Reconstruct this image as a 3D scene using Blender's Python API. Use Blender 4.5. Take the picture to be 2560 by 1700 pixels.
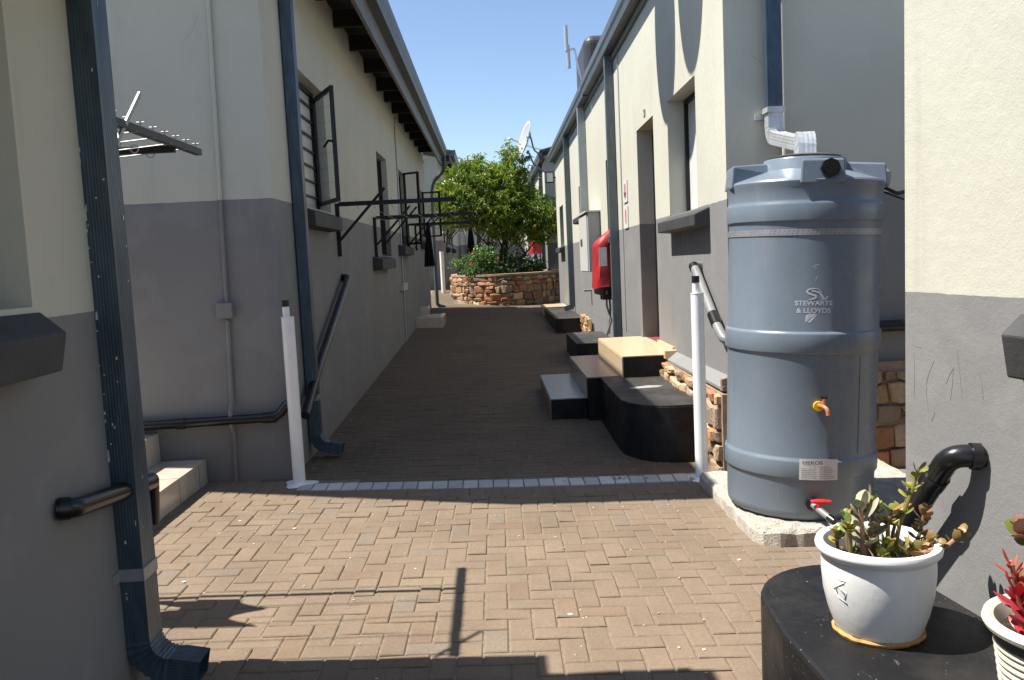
import bpy, math, random
import numpy as np
from mathutils import Vector, Matrix, noise as mnoise
R = math.radians
scene = bpy.context.scene
for o in list(bpy.data.objects): bpy.data.objects.remove(o)
rng = random.Random(7)

# ------------------------------------------------------------------ camera
cam_d = bpy.data.cameras.new('camera'); cam = bpy.data.objects.new('camera', cam_d)
scene.collection.objects.link(cam); scene.camera = cam
F = 2150.0
_vy = Vector((1225-1280, 850-645, -F)).normalized()
_up = Vector((-1067, 22470, 0)); _up.z = -(_up.x*_vy.x+_up.y*_vy.y)/_vy.z; _up.normalize()
_vx = _vy.cross(_up)
M = Matrix((_vx, _vy, _up)).to_4x4(); M.translation = Vector((0, 0, 1.55))
cam.matrix_world = M
cam_d.sensor_fit = 'HORIZONTAL'; cam_d.sensor_width = 36; cam_d.lens = 36*F/2560
cam_d.clip_start = .05; cam_d.clip_end = 1500
scene.render.resolution_x = 1024; scene.render.resolution_y = 680

# ------------------------------------------------------------------ light
SUN = Vector((1, -.03, -1.83)).normalized()
world = bpy.data.worlds.new('World'); scene.world = world; world.use_nodes = True
wn = world.node_tree; bg = wn.nodes['Background']
sky = wn.nodes.new('ShaderNodeTexSky'); sky.sky_type = 'NISHITA'; sky.sun_disc = False
sky.sun_elevation = math.asin(-SUN.z); sky.sun_rotation = R(270)
sky.altitude = 1500; sky.air_density = 1.0; sky.dust_density = 1.7; sky.ozone_density = 1.6
wn.links.new(sky.outputs[0], bg.inputs[0]); bg.inputs[1].default_value = .102
sd = bpy.data.lights.new('sun', 'SUN'); sd.energy = 5.0; sd.angle = R(.53); sd.color = (1, .955, .88)
sun = bpy.data.objects.new('sun', sd); scene.collection.objects.link(sun)
sun.rotation_euler = SUN.to_track_quat('-Z', 'Y').to_euler()
scene.view_settings.view_transform = 'Standard'; scene.view_settings.look = 'None'
scene.view_settings.exposure = .92; scene.view_settings.gamma = 1
scene.view_settings.use_curve_mapping = False
scene.render.engine = 'CYCLES'
scene.cycles.max_bounces = 8; scene.cycles.diffuse_bounces = 2

# ------------------------------------------------------------------ materials
def nt(name):
    m = bpy.data.materials.new(name); m.use_nodes = True
    return m, m.node_tree, m.node_tree.nodes['Principled BSDF']
def N(t, ty, **kw):
    n = t.nodes.new(ty)
    for k, v in kw.items():
        if k in n.inputs.keys(): n.inputs[k].default_value = v
        else: setattr(n, k, v)
    return n
def mixc(t, fac, a, b):
    m = t.nodes.new('ShaderNodeMix'); m.data_type = 'RGBA'
    for s, v in ((0, fac), (6, a), (7, b)):
        if hasattr(v, 'links') or hasattr(v, 'is_linked'): t.links.new(v, m.inputs[s])
        elif v is not None:
            m.inputs[s].default_value = v if s == 0 else (*v, 1)
    return m.outputs[2]
def mapr(t, val, a, b, c, d):
    n = t.nodes.new('ShaderNodeMapRange'); n.inputs[1].default_value = a; n.inputs[2].default_value = b
    n.inputs[3].default_value = c; n.inputs[4].default_value = d; t.links.new(val, n.inputs[0]); return n.outputs[0]
def math_(t, op, a, b=None):
    n = t.nodes.new('ShaderNodeMath'); n.operation = op
    for i, v in enumerate((a, b)):
        if v is None: continue
        if hasattr(v, 'is_linked'): t.links.new(v, n.inputs[i])
        else: n.inputs[i].default_value = v
    return n.outputs[0]
def coords(t, kind='Object'):
    return t.nodes.new('ShaderNodeTexCoord').outputs[kind]
def noise_(t, vec, scale, detail=4, rough=.55, stretch=None):
    if stretch:
        mp = t.nodes.new('ShaderNodeMapping'); mp.inputs['Scale'].default_value = stretch
        t.links.new(vec, mp.inputs[0]); vec = mp.outputs[0]
    n = N(t, 'ShaderNodeTexNoise'); n.inputs['Scale'].default_value = scale
    n.inputs['Detail'].default_value = detail; n.inputs['Roughness'].default_value = rough
    t.links.new(vec, n.inputs['Vector']); return n.outputs[0]
def bump(t, b, h, strength=.3, dist=.01):
    n = t.nodes.new('ShaderNodeBump'); n.inputs['Strength'].default_value = strength
    n.inputs['Distance'].default_value = dist; t.links.new(h, n.inputs['Height'])
    t.links.new(n.outputs[0], b.inputs['Normal'])
def simple(name, col, rough=.6, metal=0, var=.12, scale=8, bs=.0, bd=.003, spec=.5, speck=None, stretch=None):
    m, t, b = nt(name)
    c = coords(t)
    f = noise_(t, c, scale, 5, .6, stretch)
    lo = tuple(x*(1-var) for x in col); hi = tuple(min(1, x*(1+var)) for x in col)
    out = mixc(t, mapr(t, f, .3, .7, 0, 1), lo, hi)
    if speck:
        sc, colr, th = speck
        f2 = noise_(t, c, sc, 2, .5)
        out = mixc(t, mapr(t, f2, th, th+.03, 0, 1), out, colr)
    t.links.new(out, b.inputs['Base Color'])
    b.inputs['Roughness'].default_value = rough; b.inputs['Metallic'].default_value = metal
    b.inputs['Specular IOR Level'].default_value = spec
    if bs: bump(t, b, noise_(t, c, scale*9, 5, .6), bs, bd)
    return m
def plaster(name, top, low, zs, slope=0.0, y0=7.0):
    m, t, b = nt(name)
    g = t.nodes.new('ShaderNodeNewGeometry'); sp = t.nodes.new('ShaderNodeSeparateXYZ')
    t.links.new(g.outputs['Position'], sp.inputs[0]); pos = g.outputs['Position']
    z = math_(t, 'ADD', sp.outputs[2], math_(t, 'MULTIPLY', math_(t, 'SUBTRACT', sp.outputs[1], y0), slope))
    wob = math_(t, 'MULTIPLY', math_(t, 'SUBTRACT', noise_(t, pos, 9, 3), .5), .012)
    z = math_(t, 'ADD', z, wob)
    fac = math_(t, 'GREATER_THAN', z, zs)
    big = mapr(t, noise_(t, pos, .8, 4, .6), .3, .7, .93, 1.05)
    stain = mapr(t, noise_(t, pos, 3.0, 6, .7, (1, 1, .25)), .55, .8, 1, .86)
    base = mixc(t, fac, low, top)
    ptch = mapr(t, noise_(t, pos, 2.3, 3, .5), .56, .60, 0, 1)
    base = mixc(t, math_(t, 'MULTIPLY', ptch, .045), base, (.62, .60, .55))
    vo = t.nodes.new('ShaderNodeTexVoronoi'); vo.feature = 'DISTANCE_TO_EDGE'; vo.inputs['Scale'].default_value = 1.1
    wv = t.nodes.new('ShaderNodeVectorMath'); wv.operation = 'ADD'; t.links.new(pos, wv.inputs[0])
    nz = N(t, 'ShaderNodeTexNoise'); nz.inputs['Scale'].default_value = 6; nz.inputs['Detail'].default_value = 5; t.links.new(pos, nz.inputs['Vector'])
    sc_ = t.nodes.new('ShaderNodeVectorMath'); sc_.operation = 'SCALE'; sc_.inputs['Scale'].default_value = .07; t.links.new(nz.outputs[1], sc_.inputs[0]); t.links.new(sc_.outputs[0], wv.inputs[1])
    t.links.new(wv.outputs[0], vo.inputs['Vector'])
    crack = math_(t, 'MULTIPLY', mapr(t, vo.outputs['Distance'], .0015, .004, 1, 0), mapr(t, noise_(t, pos, 1.7, 3), .60, .68, 0, .30))
    base = mixc(t, crack, base, (.10, .095, .09))
    drip = math_(t, 'MULTIPLY', mapr(t, noise_(t, pos, 9.0, 4, .6, (1, 1, .05)), .60, .72, 0, .16), mapr(t, noise_(t, pos, 1.1, 2), .45, .6, 0, 1))
    base = mixc(t, drip, base, (.22, .20, .17))
    vm = t.nodes.new('ShaderNodeVectorMath'); vm.operation = 'SCALE'; t.links.new(base, vm.inputs[0])
    t.links.new(math_(t, 'MULTIPLY', big, stain), vm.inputs['Scale'])
    # dusty splash mark along the foot of the wall, dirt with its own shape
    foot = math_(t, 'MULTIPLY', mapr(t, math_(t, 'ADD', sp.outputs[2], math_(t, 'MULTIPLY', noise_(t, pos, 5, 4), .3)), .2, .42, .6, 0), .8)
    out = mixc(t, foot, vm.outputs[0], (.24, .20, .17))
    t.links.new(out, b.inputs['Base Color']); b.inputs['Roughness'].default_value = .82
    b.inputs['Specular IOR Level'].default_value = .25
    h = math_(t, 'ADD', noise_(t, pos, 130, 4, .7), math_(t, 'MULTIPLY', noise_(t, pos, 14, 4, .6), 2.2))
    bump(t, b, h, .28, .005)
    return m
def attr_mat(name, rough=.85, tint=None, bs=.4, bd=.004, scale=60, spec=.3, speck=True):
    m, t, b = nt(name)
    a = t.nodes.new('ShaderNodeVertexColor'); a.layer_name = 'Col'
    pos = coords(t)
    f = mapr(t, noise_(t, pos, scale, 6, .75), .25, .75, .8, 1.18)
    f2 = mapr(t, noise_(t, pos, 2.0, 6, .7), .3, .7, .84, 1.13)
    vm = t.nodes.new('ShaderNodeVectorMath'); vm.operation = 'SCALE'; t.links.new(a.outputs[0], vm.inputs[0])
    t.links.new(math_(t, 'MULTIPLY', f, f2), vm.inputs['Scale'])
    out = vm.outputs[0]
    if speck:
        out = mixc(t, mapr(t, noise_(t, pos, 210, 1), .70, .74, 0, .5), out, (.5, .46, .4))
    t.links.new(out, b.inputs['Base Color']); b.inputs['Roughness'].default_value = rough
    b.inputs['Specular IOR Level'].default_value = spec
    bump(t, b, noise_(t, pos, scale*3, 5, .7), bs, bd)
    return m
CREAM = (.555, .545, .45); GREY = (.225, .222, .218)
M_ = {}
M_['wall_l'] = plaster('plaster_left', CREAM, GREY, 2.04)
M_['wall_nl'] = plaster('plaster_near_left', CREAM, GREY, 1.434)
M_['wall_nr'] = plaster('plaster_near_right', CREAM, GREY, 1.375)
M_['wall_r'] = plaster('plaster_right', CREAM, GREY, 1.865, .0105)
M_['wall_fl'] = plaster('plaster_far_left', CREAM, GREY, 2.15)
M_['wall_fr'] = plaster('plaster_far_right', CREAM, GREY, 1.9)
M_['wall_end'] = plaster('plaster_end', (.6, .6, .58), (.25, .25, .26), 2.2)
def blackpaint(name, col, rough, spec, dust):
    m, t, b = nt(name); c = coords(t)
    f = mapr(t, noise_(t, c, 2.2, 6, .72), .44, .72, 0, dust)
    out = mixc(t, f, col, (.12, .105, .09))
    s1 = mapr(t, noise_(t, c, 26, 5, .8, (1, .35, 1)), .63, .70, 0, .45)
    out = mixc(t, s1, out, (.16, .145, .125))
    s2 = mapr(t, noise_(t, c, 90, 2), .73, .76, 0, .9); out = mixc(t, s2, out, (.3, .27, .23))
    t.links.new(out, b.inputs['Base Color']); b.inputs['Specular IOR Level'].default_value = spec
    t.links.new(mapr(t, noise_(t, c, 5, 4), .3, .7, rough-.12, rough+.15), b.inputs['Roughness'])
    bump(t, b, math_(t, 'ADD', noise_(t, c, 60, 5, .7), math_(t, 'MULTIPLY', noise_(t, c, 7, 3), 2)), .35, .004)
    return m
M_['black'] = blackpaint('black_paint', (.011, .011, .012), .5, .25, .22)
M_['black_unused'] = simple('black_paint', (.011, .011, .012), .5, spec=.22, var=.3, scale=3, bs=.25, bd=.002, speck=(60, (.12, .12, .12), .74))
M_['blackpaint_top'] = blackpaint('black_step_top', (.03, .029, .028), .55, .3, .6)
M_['bpt_unused'] = simple('black_step_top_b', (.045, .043, .04), .55, spec=.3, var=.35, scale=5, bs=.2, bd=.002, speck=(25, (.13, .12, .11), .72))
M_['sill'] = simple('dark_sill_paint', (.045, .045, .046), .7, var=.25, scale=6, bs=.5, bd=.004)
M_['iron'] = simple('black_iron', (.012, .012, .013), .45, .3, var=.2, scale=20)
M_['pvc'] = simple('black_plastic_pipe', (.012, .012, .013), .28, var=.3, scale=10)
M_['pvcg'] = simple('grey_plastic_pipe', (.22, .22, .22), .4, var=.1, scale=10)
M_['pipe'] = simple('blue_grey_painted_metal', (.058, .088, .118), .38, .35, var=.3, scale=7, stretch=(3, 3, .7))
M_['pipe_r'] = simple('weathered_grey_downpipe', (.12, .145, .16), .4, .3, var=.2, scale=7, stretch=(3, 3, .7))
M_['pipe_light'] = simple('pale_painted_metal', (.36, .39, .41), .45, .1, var=.1, scale=10)
M_['galv'] = simple('galvanised_metal', (.62, .64, .64), .42, .55, var=.15, scale=25, bs=.1)
M_['strap'] = simple('grey_metal_strap', (.33, .33, .34), .45, .4, var=.15, scale=15)
M_['gutter'] = simple('grey_gutter_metal', (.10, .115, .12), .5, .2, var=.2, scale=4)
M_['fascia'] = simple('grey_fascia', (.15, .145, .135), .6, var=.2, scale=5)
M_['wood'] = simple('dark_stained_rafter', (.016, .013, .011), .7, var=.3, scale=12, stretch=(1, 8, 8))
M_['roof'] = simple('grey_roof_sheet', (.28, .29, .3), .45, .5, var=.15, scale=3)
M_['ceiling'] = simple('dark_roof_underside', (.10, .09, .08), .8, var=.3, scale=6)
M_['white'] = simple('white_gloss_paint', (.86, .855, .83), .35, var=.05, scale=6, bs=.12, speck=(30, (.42, .36, .28), .72))
M_['tile'] = simple('glazed_step_tile', (.56, .49, .40), .22, var=.14, scale=7)
M_['tile_warm'] = simple('honey_step_tile', (.62, .47, .30), .25, var=.12, scale=6, stretch=(1, 9, 1))
M_['tile_brown'] = simple('brown_step_tile', (.30, .21, .16), .3, var=.18, scale=6, stretch=(1, 9, 1))
M_['tile_grey'] = simple('grey_step_tile', (.42, .40, .40), .3, var=.12, scale=6, stretch=(1, 9, 1))
M_['grout'] = simple('grout', (.2, .18, .16), .9)
M_['glass'] = simple('dark_window_glass', (.03, .035, .04), .06, var=.1)
M_['curtain'] = simple('pale_curtain_pane', (.72, .72, .71), .35, var=.06, scale=3)
M_['dark'] = simple('dark_interior', (.02, .018, .016), .9)
M_['door'] = simple('dark_brown_door', (.05, .022, .018), .4, var=.3, scale=5, stretch=(1, 6, .5))
M_['redfloor'] = simple('red_polished_floor', (.26, .08, .06), .35, var=.15, scale=4)
M_['concrete'] = simple('rough_concrete', (.60, .55, .46), .95, var=.25, scale=14, bs=1, bd=.02, speck=(70, (.16, .15, .13), .66))
def tankmat():
    m, t, b = nt('grey_blue_polyethylene'); c = coords(t)
    out = mixc(t, mapr(t, noise_(t, c, 2.5, 4), .3, .7, 0, 1), (.150, .187, .230), (.172, .208, .248))
    out = mixc(t, mapr(t, noise_(t, c, 7, 5, .7, (1, 1, .12)), .56, .72, 0, .20), out, (.36, .35, .32))
    out = mixc(t, mapr(t, noise_(t, c, 34, 3, .6, (1, 1, .3)), .70, .74, 0, .35), out, (.34, .36, .38))
    t.links.new(out, b.inputs['Base Color'])
    t.links.new(mapr(t, noise_(t, c, 6, 5, .6), .3, .7, .22, .42), b.inputs['Roughness'])
    bump(t, b, math_(t, 'ADD', noise_(t, c, 3, 3), math_(t, 'MULTIPLY', noise_(t, c, 60, 3), .06)), .12, .02)
    return m
M_['tank'] = tankmat()
M_['logo'] = simple('pale_print', (.60, .63, .66), .5)
M_['label'] = simple('white_label_paper', (.66, .66, .66), .5)
M_['ink'] = simple('dark_ink', (.07, .07, .08), .6)
M_['redink'] = simple('red_ink', (.6, .12, .1), .6)
M_['red'] = simple('red_cover_cloth', (.36, .018, .022), .5, var=.2, scale=6, bs=.2, bd=.01)
M_['redplastic'] = simple('red_plastic', (.7, .03, .03), .3)
M_['yellow'] = simple('yellow_plastic', (.85, .5, .02), .4)
M_['copper'] = simple('orange_tap_plastic', (.48, .17, .07), .4)
M_['dish'] = simple('pale_dish_enamel', (.40, .41, .41), .4, var=.06)
M_['box'] = simple('white_meter_box', (.62, .61, .58), .4, var=.05)
M_['boxside'] = simple('grey_meter_box', (.42, .43, .43), .45, var=.05)
M_['pot'] = simple('white_glazed_pot', (.86, .85, .82), .33, var=.07, scale=5, bs=.2, bd=.003, speck=(60, (.5, .42, .3), .77))
M_['rust'] = simple('orange_rust_deposit', (.45, .25, .08), .9, var=.3, scale=40)
M_['pot2'] = simple('cream_ribbed_pot', (.62, .58, .47), .6, var=.18, scale=12, bs=.3, bd=.003)
M_['potdark'] = simple('dark_glaze_band', (.08, .075, .07), .6, var=.4, scale=40)
M_['soil'] = simple('potting_soil', (.09, .055, .035), 1, var=.6, scale=60, bs=1, bd=.02)
M_['bark'] = simple('brown_bark', (.07, .05, .035), .9, var=.35, scale=20, bs=.7, bd=.01)
M_['cloth'] = simple('black_cloth', (.008, .008, .009), .95, var=.2)
M_['tancloth'] = simple('tan_cloth', (.2, .14, .1), .95, var=.2)
M_['bluecloth'] = simple('dark_blue_cloth', (.03, .035, .05), .95, var=.2)
M_['wire'] = simple('line_wire', (.45, .45, .43), .35, .7)
M_['brick'] = attr_mat('concrete_paver', .88, bs=.5, bd=.003, scale=70)
M_['stone'] = attr_mat('rough_fieldstone', .9, bs=.8, bd=.02, scale=14, speck=False)
M_['mortar'] = simple('sandy_mortar', (.34, .24, .16), .95, var=.3, scale=12, bs=.8, bd=.01)
M_['sand'] = simple('jointing_sand', (.20, .155, .11), 1, var=.3, scale=30, bs=.5)
M_['earth'] = simple('dry_earth', (.2, .15, .1), 1, var=.3, scale=3)
M_['orange'] = simple('orange_brick_wall', (.5, .26, .13), .9, var=.15, scale=3)
M_['solar'] = simple('charcoal_tank', (.035, .035, .038), .5)
def leaf_mat(name, rough=.4, sss=.3):
    m, t, b = nt(name)
    a = t.nodes.new('ShaderNodeVertexColor'); a.layer_name = 'Col'
    t.links.new(a.outputs[0], b.inputs['Base Color']); b.inputs['Roughness'].default_value = rough
    tr = t.nodes.new('ShaderNodeBsdfTranslucent'); t.links.new(a.outputs[0], tr.inputs[0])
    mx = t.nodes.new('ShaderNodeMixShader'); mx.inputs[0].default_value = sss
    t.links.new(b.outputs[0], mx.inputs[1]); t.links.new(tr.outputs[0], mx.inputs[2])
    t.links.new(mx.outputs[0], t.nodes['Material Output'].inputs[0])
    return m
M_['leaf'] = leaf_mat('leaf', .35, .4); M_['succ'] = leaf_mat('succulent_leaf', .4, .15)

# ------------------------------------------------------------------ mesh builder
WARP = None
def warp_r(v):
    return Vector((v.x, v.y, v.z - (v.y-7)*(.0105+.0055*max(0, v.z-1.9)) * min(1, max(0, (v.z-.2)/.35))))
class MB:
    def __init__(s): s.v = []; s.f = []; s.c = []; s.mi = []
    def add(s, vs, fs, col=None, mi=0):
        b = len(s.v); s.v += [Vector(v) for v in vs]
        s.f += [tuple(i+b for i in f) for f in fs]
        s.c += [col or (1, 1, 1)]*len(fs); s.mi += [mi]*len(fs); return s
    def box(s, x0, x1, y0, y1, z0, z1, col=None, mi=0, mat=None):
        vs = [Vector((x, y, z)) for z in (z0, z1) for y in (y0, y1) for x in (x0, x1)]
        if mat: vs = [mat @ v for v in vs]
        return s.add(vs, [(0, 2, 3, 1), (4, 5, 7, 6), (0, 1, 5, 4), (2, 6, 7, 3), (0, 4, 6, 2), (1, 3, 7, 5)], col, mi)
    def sweep(s, path, prof, side=None, scales=None, closed=True, cap=True, col=None, mi=0):
        path = [Vector(p) for p in path]; n = len(path); k = len(prof); vs = []
        for i, p in enumerate(path):
            a = (path[i]-path[i-1]).normalized() if i else None
            b = (path[i+1]-path[i]).normalized() if i < n-1 else None
            t = ((a or b)+(b or a)).normalized()
            if side is None:
                r = Vector((0, 0, 1)) if abs(t.z) < .9 else Vector((1, 0, 0)); sd_ = t.cross(r).normalized()
            else: sd_ = Vector(side); sd_ = (sd_-t*sd_.dot(t)).normalized()
            bn = t.cross(sd_).normalized()
            m = 1.0
            if a and b: m = 1/max(.5, math.sqrt((1+a.dot(b))/2))
            sc = scales[i] if scales else 1
            for (u, w) in prof: vs.append(p+sd_*u*sc+bn*w*sc*(m if a and b else 1))
        fs = []
        for i in range(n-1):
            for j in range(k if closed else k-1):
                fs.append((i*k+j, i*k+(j+1) % k, (i+1)*k+(j+1) % k, (i+1)*k+j))
        if cap and closed: fs += [tuple(range(k))[::-1], tuple((n-1)*k+j for j in range(k))]
        return s.add(vs, fs, col, mi)
    def tube(s, path, r, seg=10, scales=None, cap=True, col=None, mi=0):
        prof = [(math.cos(2*math.pi*i/seg)*r, math.sin(2*math.pi*i/seg)*r) for i in range(seg)]
        # parallel transport frames
        path = [Vector(p) for p in path]; n = len(path); vs = []; prev = None
        for i, p in enumerate(path):
            t = (path[min(i+1, n-1)]-path[max(i-1, 0)]).normalized()
            if prev is None:
                r0 = Vector((0, 0, 1)) if abs(t.z) < .9 else Vector((1, 0, 0)); sd_ = t.cross(r0).normalized()
            else: sd_ = (prev-t*prev.dot(t)).normalized()
            prev = sd_; bn = t.cross(sd_); sc = scales[i] if scales else 1
            for (u, w) in prof: vs.append(p+sd_*u*sc+bn*w*sc)
        k = seg; fs = []
        for i in range(n-1):
            for j in range(k): fs.append((i*k+j, i*k+(j+1) % k, (i+1)*k+(j+1) % k, (i+1)*k+j))
        if cap: fs += [tuple(range(k))[::-1], tuple((n-1)*k+j for j in range(k))]
        return s.add(vs, fs, col, mi)
    def lathe(s, prof, c=(0, 0, 0), seg=48, col=None, mi=0, cap=True, fn=None):
        c = Vector(c); vs = []
        for (r, z) in prof:
            for j in range(seg):
                a = 2*math.pi*j/seg; rr = r*(fn(a, z) if fn else 1)
                vs.append(c+Vector((rr*math.cos(a), rr*math.sin(a), z)))
        fs = []
        for i in range(len(prof)-1):
            for j in range(seg): fs.append((i*seg+j, i*seg+(j+1) % seg, (i+1)*seg+(j+1) % seg, (i+1)*seg+j))
        if cap: fs += [tuple(range(seg))[::-1], tuple((len(prof)-1)*seg+j for j in range(seg))]
        return s.add(vs, fs, col, mi)
    def prism(s, pts, z0, z1, col=None, mi=0):
        n = len(pts); vs = [(x, y, z0) for x, y in pts]+[(x, y, z1) for x, y in pts]
        return s.add(vs, [tuple(range(n))[::-1], tuple(range(n, 2*n))]+[(i, (i+1) % n, n+(i+1) % n, n+i) for i in range(n)], col, mi)
    def build(s, name, mat, parent=None, smooth=False, bevel=0, colors=False, warp=None, bseg=2):
        me = bpy.data.meshes.new(name)
        vs = s.v
        w = warp or WARP
        if w: vs = [w(v) for v in vs]
        org = Vector((0, 0, 0))
        if parent is None and vs:
            org = Vector((sum(v.x for v in vs)/len(vs), sum(v.y for v in vs)/len(vs), min(v.z for v in vs)))
        elif parent is not None: org = ORG[parent.name]
        me.from_pydata([tuple(v-org) for v in vs], [], s.f)
        mats = mat if isinstance(mat, (list, tuple)) else [mat]
        for m in mats: me.materials.append(M_[m] if isinstance(m, str) else m)
        if len(mats) > 1: me.polygons.foreach_set('material_index', s.mi)
        if colors:
            ca = me.color_attributes.new('Col', 'FLOAT_COLOR', 'CORNER')
            arr = []
            for f, c in zip(s.f, s.c): arr += [c[0], c[1], c[2], 1]*len(f)
            ca.data.foreach_set('color', arr)
        if smooth: me.polygons.foreach_set('use_smooth', [True]*len(me.polygons))
        me.update()
        o = bpy.data.objects.new(name, me); scene.collection.objects.link(o)
        if parent is not None:
            o.parent = parent
        else: o.location = org
        ORG[o.name] = org
        if smooth == 'auto': 
            me.set_sharp_from_angle(angle=R(35))
        if bevel:
            b = o.modifiers.new('bevel', 'BEVEL'); b.width = bevel; b.segments = bseg; b.limit_method = 'ANGLE'; b.angle_limit = R(40)
        return o
ORG = {}
def thing(name, label, cat, loc, group=None):
    o = bpy.data.objects.new(name, None); scene.collection.objects.link(o)
    o.empty_display_size = .1
    l = Vector(loc)
    if WARP: l = WARP(l)
    o.location = l; ORG[o.name] = l
    o['label'] = label; o['category'] = cat
    if group: o['group'] = group
    return o
def tag(o, label, cat, group=None):
    o['label'] = label; o['category'] = cat
    if group: o['group'] = group
    return o
def struct(o): o['kind'] = 'structure'; return o
def copy_tree(o, dloc, label=None, group=None):
    c = o.copy(); scene.collection.objects.link(c); c.location = o.location+Vector(dloc)
    if label: c['label'] = label
    if group: c['group'] = group
    for ch in [x for x in bpy.data.objects if x.parent == o]:
        d = ch.copy(); scene.collection.objects.link(d); d.parent = c
    return c
def circ(n, r): return [(r*math.cos(2*math.pi*i/n), r*math.sin(2*math.pi*i/n)) for i in range(n)]
def arc(c, a, b, r, a0, a1, n):
    c = Vector(c); a = Vector(a); b = Vector(b)
    return [c+a*r*math.cos(R(a0+(a1-a0)*i/n))+b*r*math.sin(R(a0+(a1-a0)*i/n)) for i in range(n+1)]
def fillet(pts, r, n=5):
    pts = [Vector(p) for p in pts]; out = [pts[0]]
    for i in range(1, len(pts)-1):
        a = (pts[i-1]-pts[i]); b = (pts[i+1]-pts[i]); rr = min(r, a.length*.45, b.length*.45)
        a.normalize(); b.normalize(); p0 = pts[i]+a*rr; p2 = pts[i]+b*rr
        for k in range(n+1):
            t = k/n; out.append(p0*(1-t)**2+pts[i]*2*t*(1-t)+p2*t*t)
    return out+[pts[-1]]

# ------------------------------------------------------------------ ground
def interp(x, xs, ys):
    if x <= xs[0]: return ys[0]
    for i in range(len(xs)-1):
        if x <= xs[i+1]: return ys[i]+(ys[i+1]-ys[i])*(x-xs[i])/(xs[i+1]-xs[i])
    return ys[-1]
def G(x, y):
    b = interp(y, [7.5, 18, 21, 23.5, 28, 60], [0, .25, .33, .48, .8, 1.1])
    cr = interp(x, [-6, -2, 2, 6], [.12, .05, -.05, -.08])
    cr *= interp(y, [0, 12, 20], [.9, .9, 1.3])
    return b+cr
def ground_sheet(name, xs, ys, dz, mat):
    m = MB(); vs = [(x, y, G(x, y)+dz) for y in ys for x in xs]; w = len(xs)
    m.add(vs, [(j*w+i, j*w+i+1, (j+1)*w+i+1, (j+1)*w+i) for j in range(len(ys)-1) for i in range(w-1)])
    return struct(m.build(name, mat, smooth=True))
far = [-400, -120, -40, -14]
xs = far+[i*.5 for i in range(-16, 17)]+[14, 40, 120, 400]
ys = [-400, -120, -40, -14]+[i*.5 for i in range(-12, 90)]+[60, 120, 400, 700]
ground_sheet('ground', xs, ys, -.06, 'earth')
xs2 = [-3.9+i*.3 for i in range(0, 28)]; ys2 = [-3+i*.3 for i in range(0, 145)]
ground_sheet('paving_bed', xs2, ys2, -.0055, 'sand')

# pavers: individual blocks laid in herringbone, one sheet of paving
def brick_shape(mb, cx, cy, ang, L, W, col, dz=0, tilt=(0, 0)):
    g = .0035; h = .005; hl, hw = L/2-g, W/2-g
    ca, sa = math.cos(ang), math.sin(ang); z = G(cx, cy)
    gx = (G(cx+.05, cy)-G(cx-.05, cy))/.1; gy = (G(cx, cy+.05)-G(cx, cy-.05))/.1
    vs = []
    for (a, b, zz) in ((1, 1, -.02), (1, 1, 0)):
        for (u, w) in ((-1, -1), (1, -1), (1, 1), (-1, 1)):
            k = h if 0 else 0
            x = u*hl; y = w*hw
            vs.append((x, y, -.012 if zz else -.004))
    for (u, w) in ((-1, -1), (1, -1), (1, 1), (-1, 1)): vs.append((u*(hl-h), w*(hw-h), 0))
    out = []
    for x, y, zz in vs:
        X = x*ca-y*sa; Y = x*sa+y*ca
        out.append((cx+X, cy+Y, z+gx*X+gy*Y+zz+dz+tilt[0]*x+tilt[1]*y))
    fs = []
    for r in (0, 4):
        for i in range(4): fs.append((r+i, r+(i+1) % 4, r+4+(i+1) % 4, r+4+i))
    fs.append((8, 9, 10, 11))
    mb.add(out, fs, col)
def paver_col(x, y):
    n = mnoise.noise(Vector((x*.7, y*.7, 3))); v = 1+rng.uniform(-.055, .055)+.10*n
    base = (.203, .151, .104)
    k = rng.random()
    if k < .07: base = (.196, .155, .114)
    elif k > .9: base = (.202, .143, .096)
    return tuple(c*v for c in base)
KY = lambda x: 5.86-.03*x/1.4-.05*(1-(x/1.4)**2)     # centre line of the white course
pav = MB(); P_ = .1
def herring(mb, x0, x1, y0, y1, rot, cond, rough):
    S = .1035; ca, sa = math.cos(rot), math.sin(rot); n = int((x1-x0+y1-y0)/S)+8
    cx0, cy0 = (x0+x1)/2, (y0+y1)/2
    for j in range(-n, n):
        for i in range(-n, n):
            k = (i-j) % 4
            if k == 0: u, w, a = (i+1)*S, (j+.5)*S, 0          # horizontal covers cells i,i+1
            elif k == 2: u, w, a = (i+.5)*S, (j)*S, math.pi/2    # vertical covers cells j-1,j
            else: continue
            x = cx0+u*ca-w*sa; y = cy0+u*sa+w*ca
            if not (x0 < x < x1 and y0 < y < y1) or not cond(x, y): continue
            brick_shape(mb, x, y, rot+a+rng.gauss(0, .006), 2*S, S, paver_col(x, y), rng.gauss(0, .0014)*rough, (rng.gauss(0, .010)*rough, rng.gauss(0, .014)*rough))
herring(pav, -3.6, 3.4, 1.2, 5.95, R(-.5), lambda x, y: y < KY(x)-.23 , 1.0)
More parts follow.
